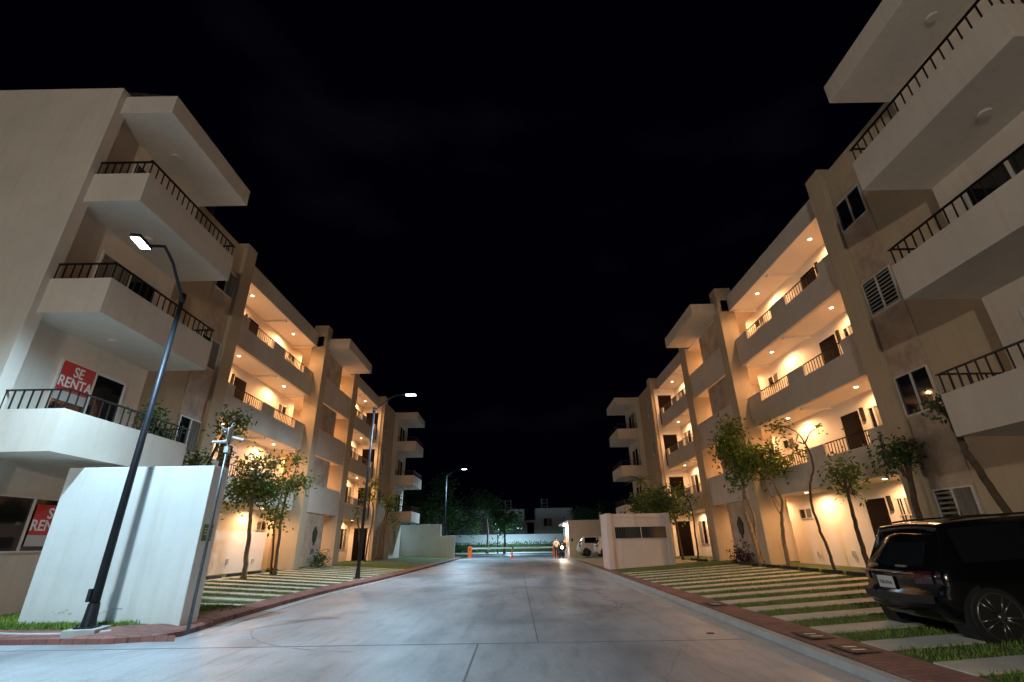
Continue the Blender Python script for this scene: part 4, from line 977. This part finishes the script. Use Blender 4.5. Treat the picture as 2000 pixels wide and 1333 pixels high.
# ------------------------------------------------------------------ far side of the cross street
root = empty('boundary_wall', (0, 78, 0), 'long grey green boundary wall behind the far hedge', 'wall')
mb = MB(); mb.box(-40, 40, 0, .25, -.3, 2.55); mb.build('wall', 'white', root)
mb = MB(); mb.box(-60, 60, 74.2, 74.35, 0, .14); mb.box(-60, 60, 66.5, 66.65, 0, .13); tag(mb.build('far_kerb', 'kerb'), kind='structure')
def hedge():
    vs = []; fs = []; rnd = random.Random(5)
    for i in range(9000):
        p = Vector((rnd.uniform(-22, 14), 76.2 + rnd.uniform(-.6, .6), rnd.uniform(.05, 1.35 + .2 * math.sin(rnd.random() * 6)))); d = Vector((rnd.gauss(0, 1), rnd.gauss(0, 1), rnd.gauss(0, 1))).normalized() * .26
        u = d.cross(Vector((rnd.gauss(0, 1), rnd.gauss(0, 1), 1))).normalized() * .07; n = len(vs); vs += [p, p + d * .5 + u, p + d, p + d * .5 - u]; fs.append((n, n + 1, n + 2, n + 3))
    mb = MB(); mb.add(vs, fs); mb.box(-22, 14, 75.9, 76.5, 0, 1.15); tag(mb.build('hedge', 'leafdark'), 'low dark hedge in front of the far boundary wall', 'hedge')
hedge()
def house(x0, x1, z1, label, win=None, ladder=None, door=None):
    root = empty('flat_roof_house', ((x0 + x1) / 2, 86, 0), label, 'house', 'flat roofed houses beyond the far wall'); hw_ = (x1 - x0) / 2
    mb = MB(); mb.box(-hw_, hw_, 0, 8, -.3, z1); mb.build('wall', 'palehouse', root)
    mb = MB(); mb.box(-hw_ - .06, hw_ + .06, -.06, .12, z1, z1 + .14); mb.build('parapet', 'palehouse', root)
    if win:
        wx = win - (x0 + x1) / 2
        mb = MB(); mb.box(wx - .75, wx + .75, -.06, -.01, 3.85, 5.15); wd = mb.build('window', 'frame', root)
        mb = MB(); mb.box(wx - .68, wx - .04, -.075, -.061, 3.92, 5.08); mb.build('pane', 'glass', wd); mb = MB(); mb.box(wx + .04, wx + .68, -.075, -.061, 3.92, 5.08); mb.build('pane', 'curtain', wd)
    if ladder is not None:
        lx = ladder - (x0 + x1) / 2; mb = MB(); mb.box(lx - .5, lx - .38, 1, 1.12, z1, z1 + 1.75); mb.box(lx + .5, lx + .62, 1, 1.12, z1, z1 + 1.75)
        for i in range(3): mb.box(lx - .38, lx + .5, 1, 1.1, z1 + .45 + i * .55, z1 + .52 + i * .55)
        mb.build('tank_stand', 'ac', root)
    return root
house(-10.6, 1.4, 6.5, 'wide flat roofed house half hidden by the dark trees', ladder=-1.4)
house(3.3, 9.6, 6.6, 'flat roofed house with one window beyond the far wall', win=5.35, ladder=4.9)
house(-30, -11.5, 6.0, 'flat roofed house behind the trees on the far left')
root = empty('roof_terrace_door', (2.3, 87, 0), 'dark doorway between the two far houses', 'doorway')
mb = MB(); mb.box(-.9, 1.0, 0, .3, 0, 4.9); mb.build('frame', 'palehouse', root)
mb = MB(); mb.box(-.45, .75, -.02, -.001, 1.5, 4.55); mb.build('door', 'door', root)
# far trees
G_ = 'dark trees across the far street'
def bigtree(lb, base, h, cl, seed, size=.32, lm='leafdark'):
    tree('street_tree', lb, [base, (base[0] + .1, base[1], h * .35), (base[0] - .1, base[1], h * .6)], .16, .08, [], cl, size, leafm=lm, group=G_, seed=seed)
bigtree('tall dark tree behind the distant street lamp', (-8.7, 60, .1), 9, [((-9.0, 60, 7.6), (1.6, 1.5, 1.6), 700), ((-10.5, 60, 5.2), (2.0, 1.4, 1.8), 900), ((-8.0, 60, 5.0), (1.4, 1.4, 1.5), 600), ((-7.2, 60, 3.4), (.8, .8, .8), 200)], 61)
bigtree('broad tree glimpsed under the far left balconies', (-13.5, 62, .1), 8, [((-13.2, 62, 6.3), (1.8, 1.6, 1.5), 700), ((-14.6, 62, 4.2), (1.9, 1.4, 1.7), 700), ((-11.9, 62, 4.4), (1.3, 1.4, 1.4), 450)], 62)
bigtree('dark spreading tree left of centre by the far hedge', (-4.0, 70, .1), 8, [((-6.4, 70, 5.8), (1.6, 1.4, 1.3), 500), ((-4.6, 70, 7.0), (2.0, 1.6, 1.4), 750), ((-6.0, 70, 3.6), (.7, .8, 1.2), 260), ((-3.2, 70, 6.2), (1.8, 1.5, 1.4), 550)], 63)
bigtree('rounded dark tree in the middle by the far hedge', (-1.6, 67, .1), 6, [((-1.7, 67, 4.0), (1.7, 1.4, 1.4), 900), ((-.6, 67, 4.4), (1.2, 1.1, 1.1), 420), ((-2.8, 67, 4.8), (1.2, 1.2, 1.3), 420)], 64)
fronds('palm_tree', 'bright fronded palm beyond the gatehouse roof', (13.0, 62, .1), (12.6, 62, 5.2), 22, 3.0, 'leafdark', 'palms beyond the gatehouse', .16, 7)
fronds('palm_tree', 'darker palm left of the bright fronded one beyond the gatehouse', (10.0, 60, .1), (9.8, 60, 4.3), 22, 2.6, 'leafdark', 'palms beyond the gatehouse', .16, 8)
bigtree('dark bush like tree behind the gatehouse roof', (8.4, 63, .1), 5, [((8.4, 63, 4.2), (1.8, 1.3, 1.3), 600), ((11.5, 63, 4.4), (1.9, 1.3, 1.5), 600), ((14, 63, 4.8), (1.8, 1.3, 1.6), 500)], 65)

# ------------------------------------------------------------------ grass blades
def grass():
    rnd = random.Random(11); vs = []; fs = []
    def blade(x, y, z, h):
        a = rnd.uniform(0, 6.28); wd = h * .12 + .002; lx, ly = rnd.gauss(0, .35) * h, rnd.gauss(0, .35) * h; n = len(vs)
        c, s_ = math.cos(a) * wd, math.sin(a) * wd
        vs.extend([(x - c, y - s_, z), (x + c, y + s_, z), (x + lx, y + ly, z + h)]); fs.append((n, n + 1, n + 2))
    for i in range(42000):   # near left corner lawn
        x = rnd.uniform(-13, -6.2); y = rnd.uniform(9.32, 12.3)
        if -8.99 < x < -6.02 and 9.70 < y < 10.26: continue
        if x > -7.0 and y < 9.40 + (x + 7.0) * .95: continue
        blade(x, y, gz(x, y) - .012, rnd.uniform(.03, .085))
    def on_strip(y, ys, w_): return any(abs(y - q) < w_ / 2 - .02 for q in ys)
    for i in range(40000):   # left bays
        x = rnd.uniform(-11.0, -6.05); y = 10.4 + rnd.random() ** 1.3 * 22
        if (on_strip(y, LY, .44) and x > -10.55) or x > kl(y) - .47: continue
        if -9.0 < x < -6.02 and y < 10.26: continue
        blade(x, y, gz(x, y) - .012, rnd.uniform(.02, .055))
    for i in range(60000):   # right bays
        x = rnd.uniform(4.46, 9.9); y = 3.5 + rnd.random() ** 1.25 * 20
        if on_strip(y, RY, .50) and x < 9.25: continue
        blade(x, y, gz(x, y) - .012, rnd.uniform(.02, .06))
    mb = MB(); mb.add(vs, fs); me = bpy.data.meshes.new('grass'); me.from_pydata(vs, [], fs); me.materials.append(M['grassblade'])
    o = bpy.data.objects.new('grass', me); col.objects.link(o); tag(o, 'short green turf between the paving strips and round the white wall', 'grass', kind='stuff')
grass()
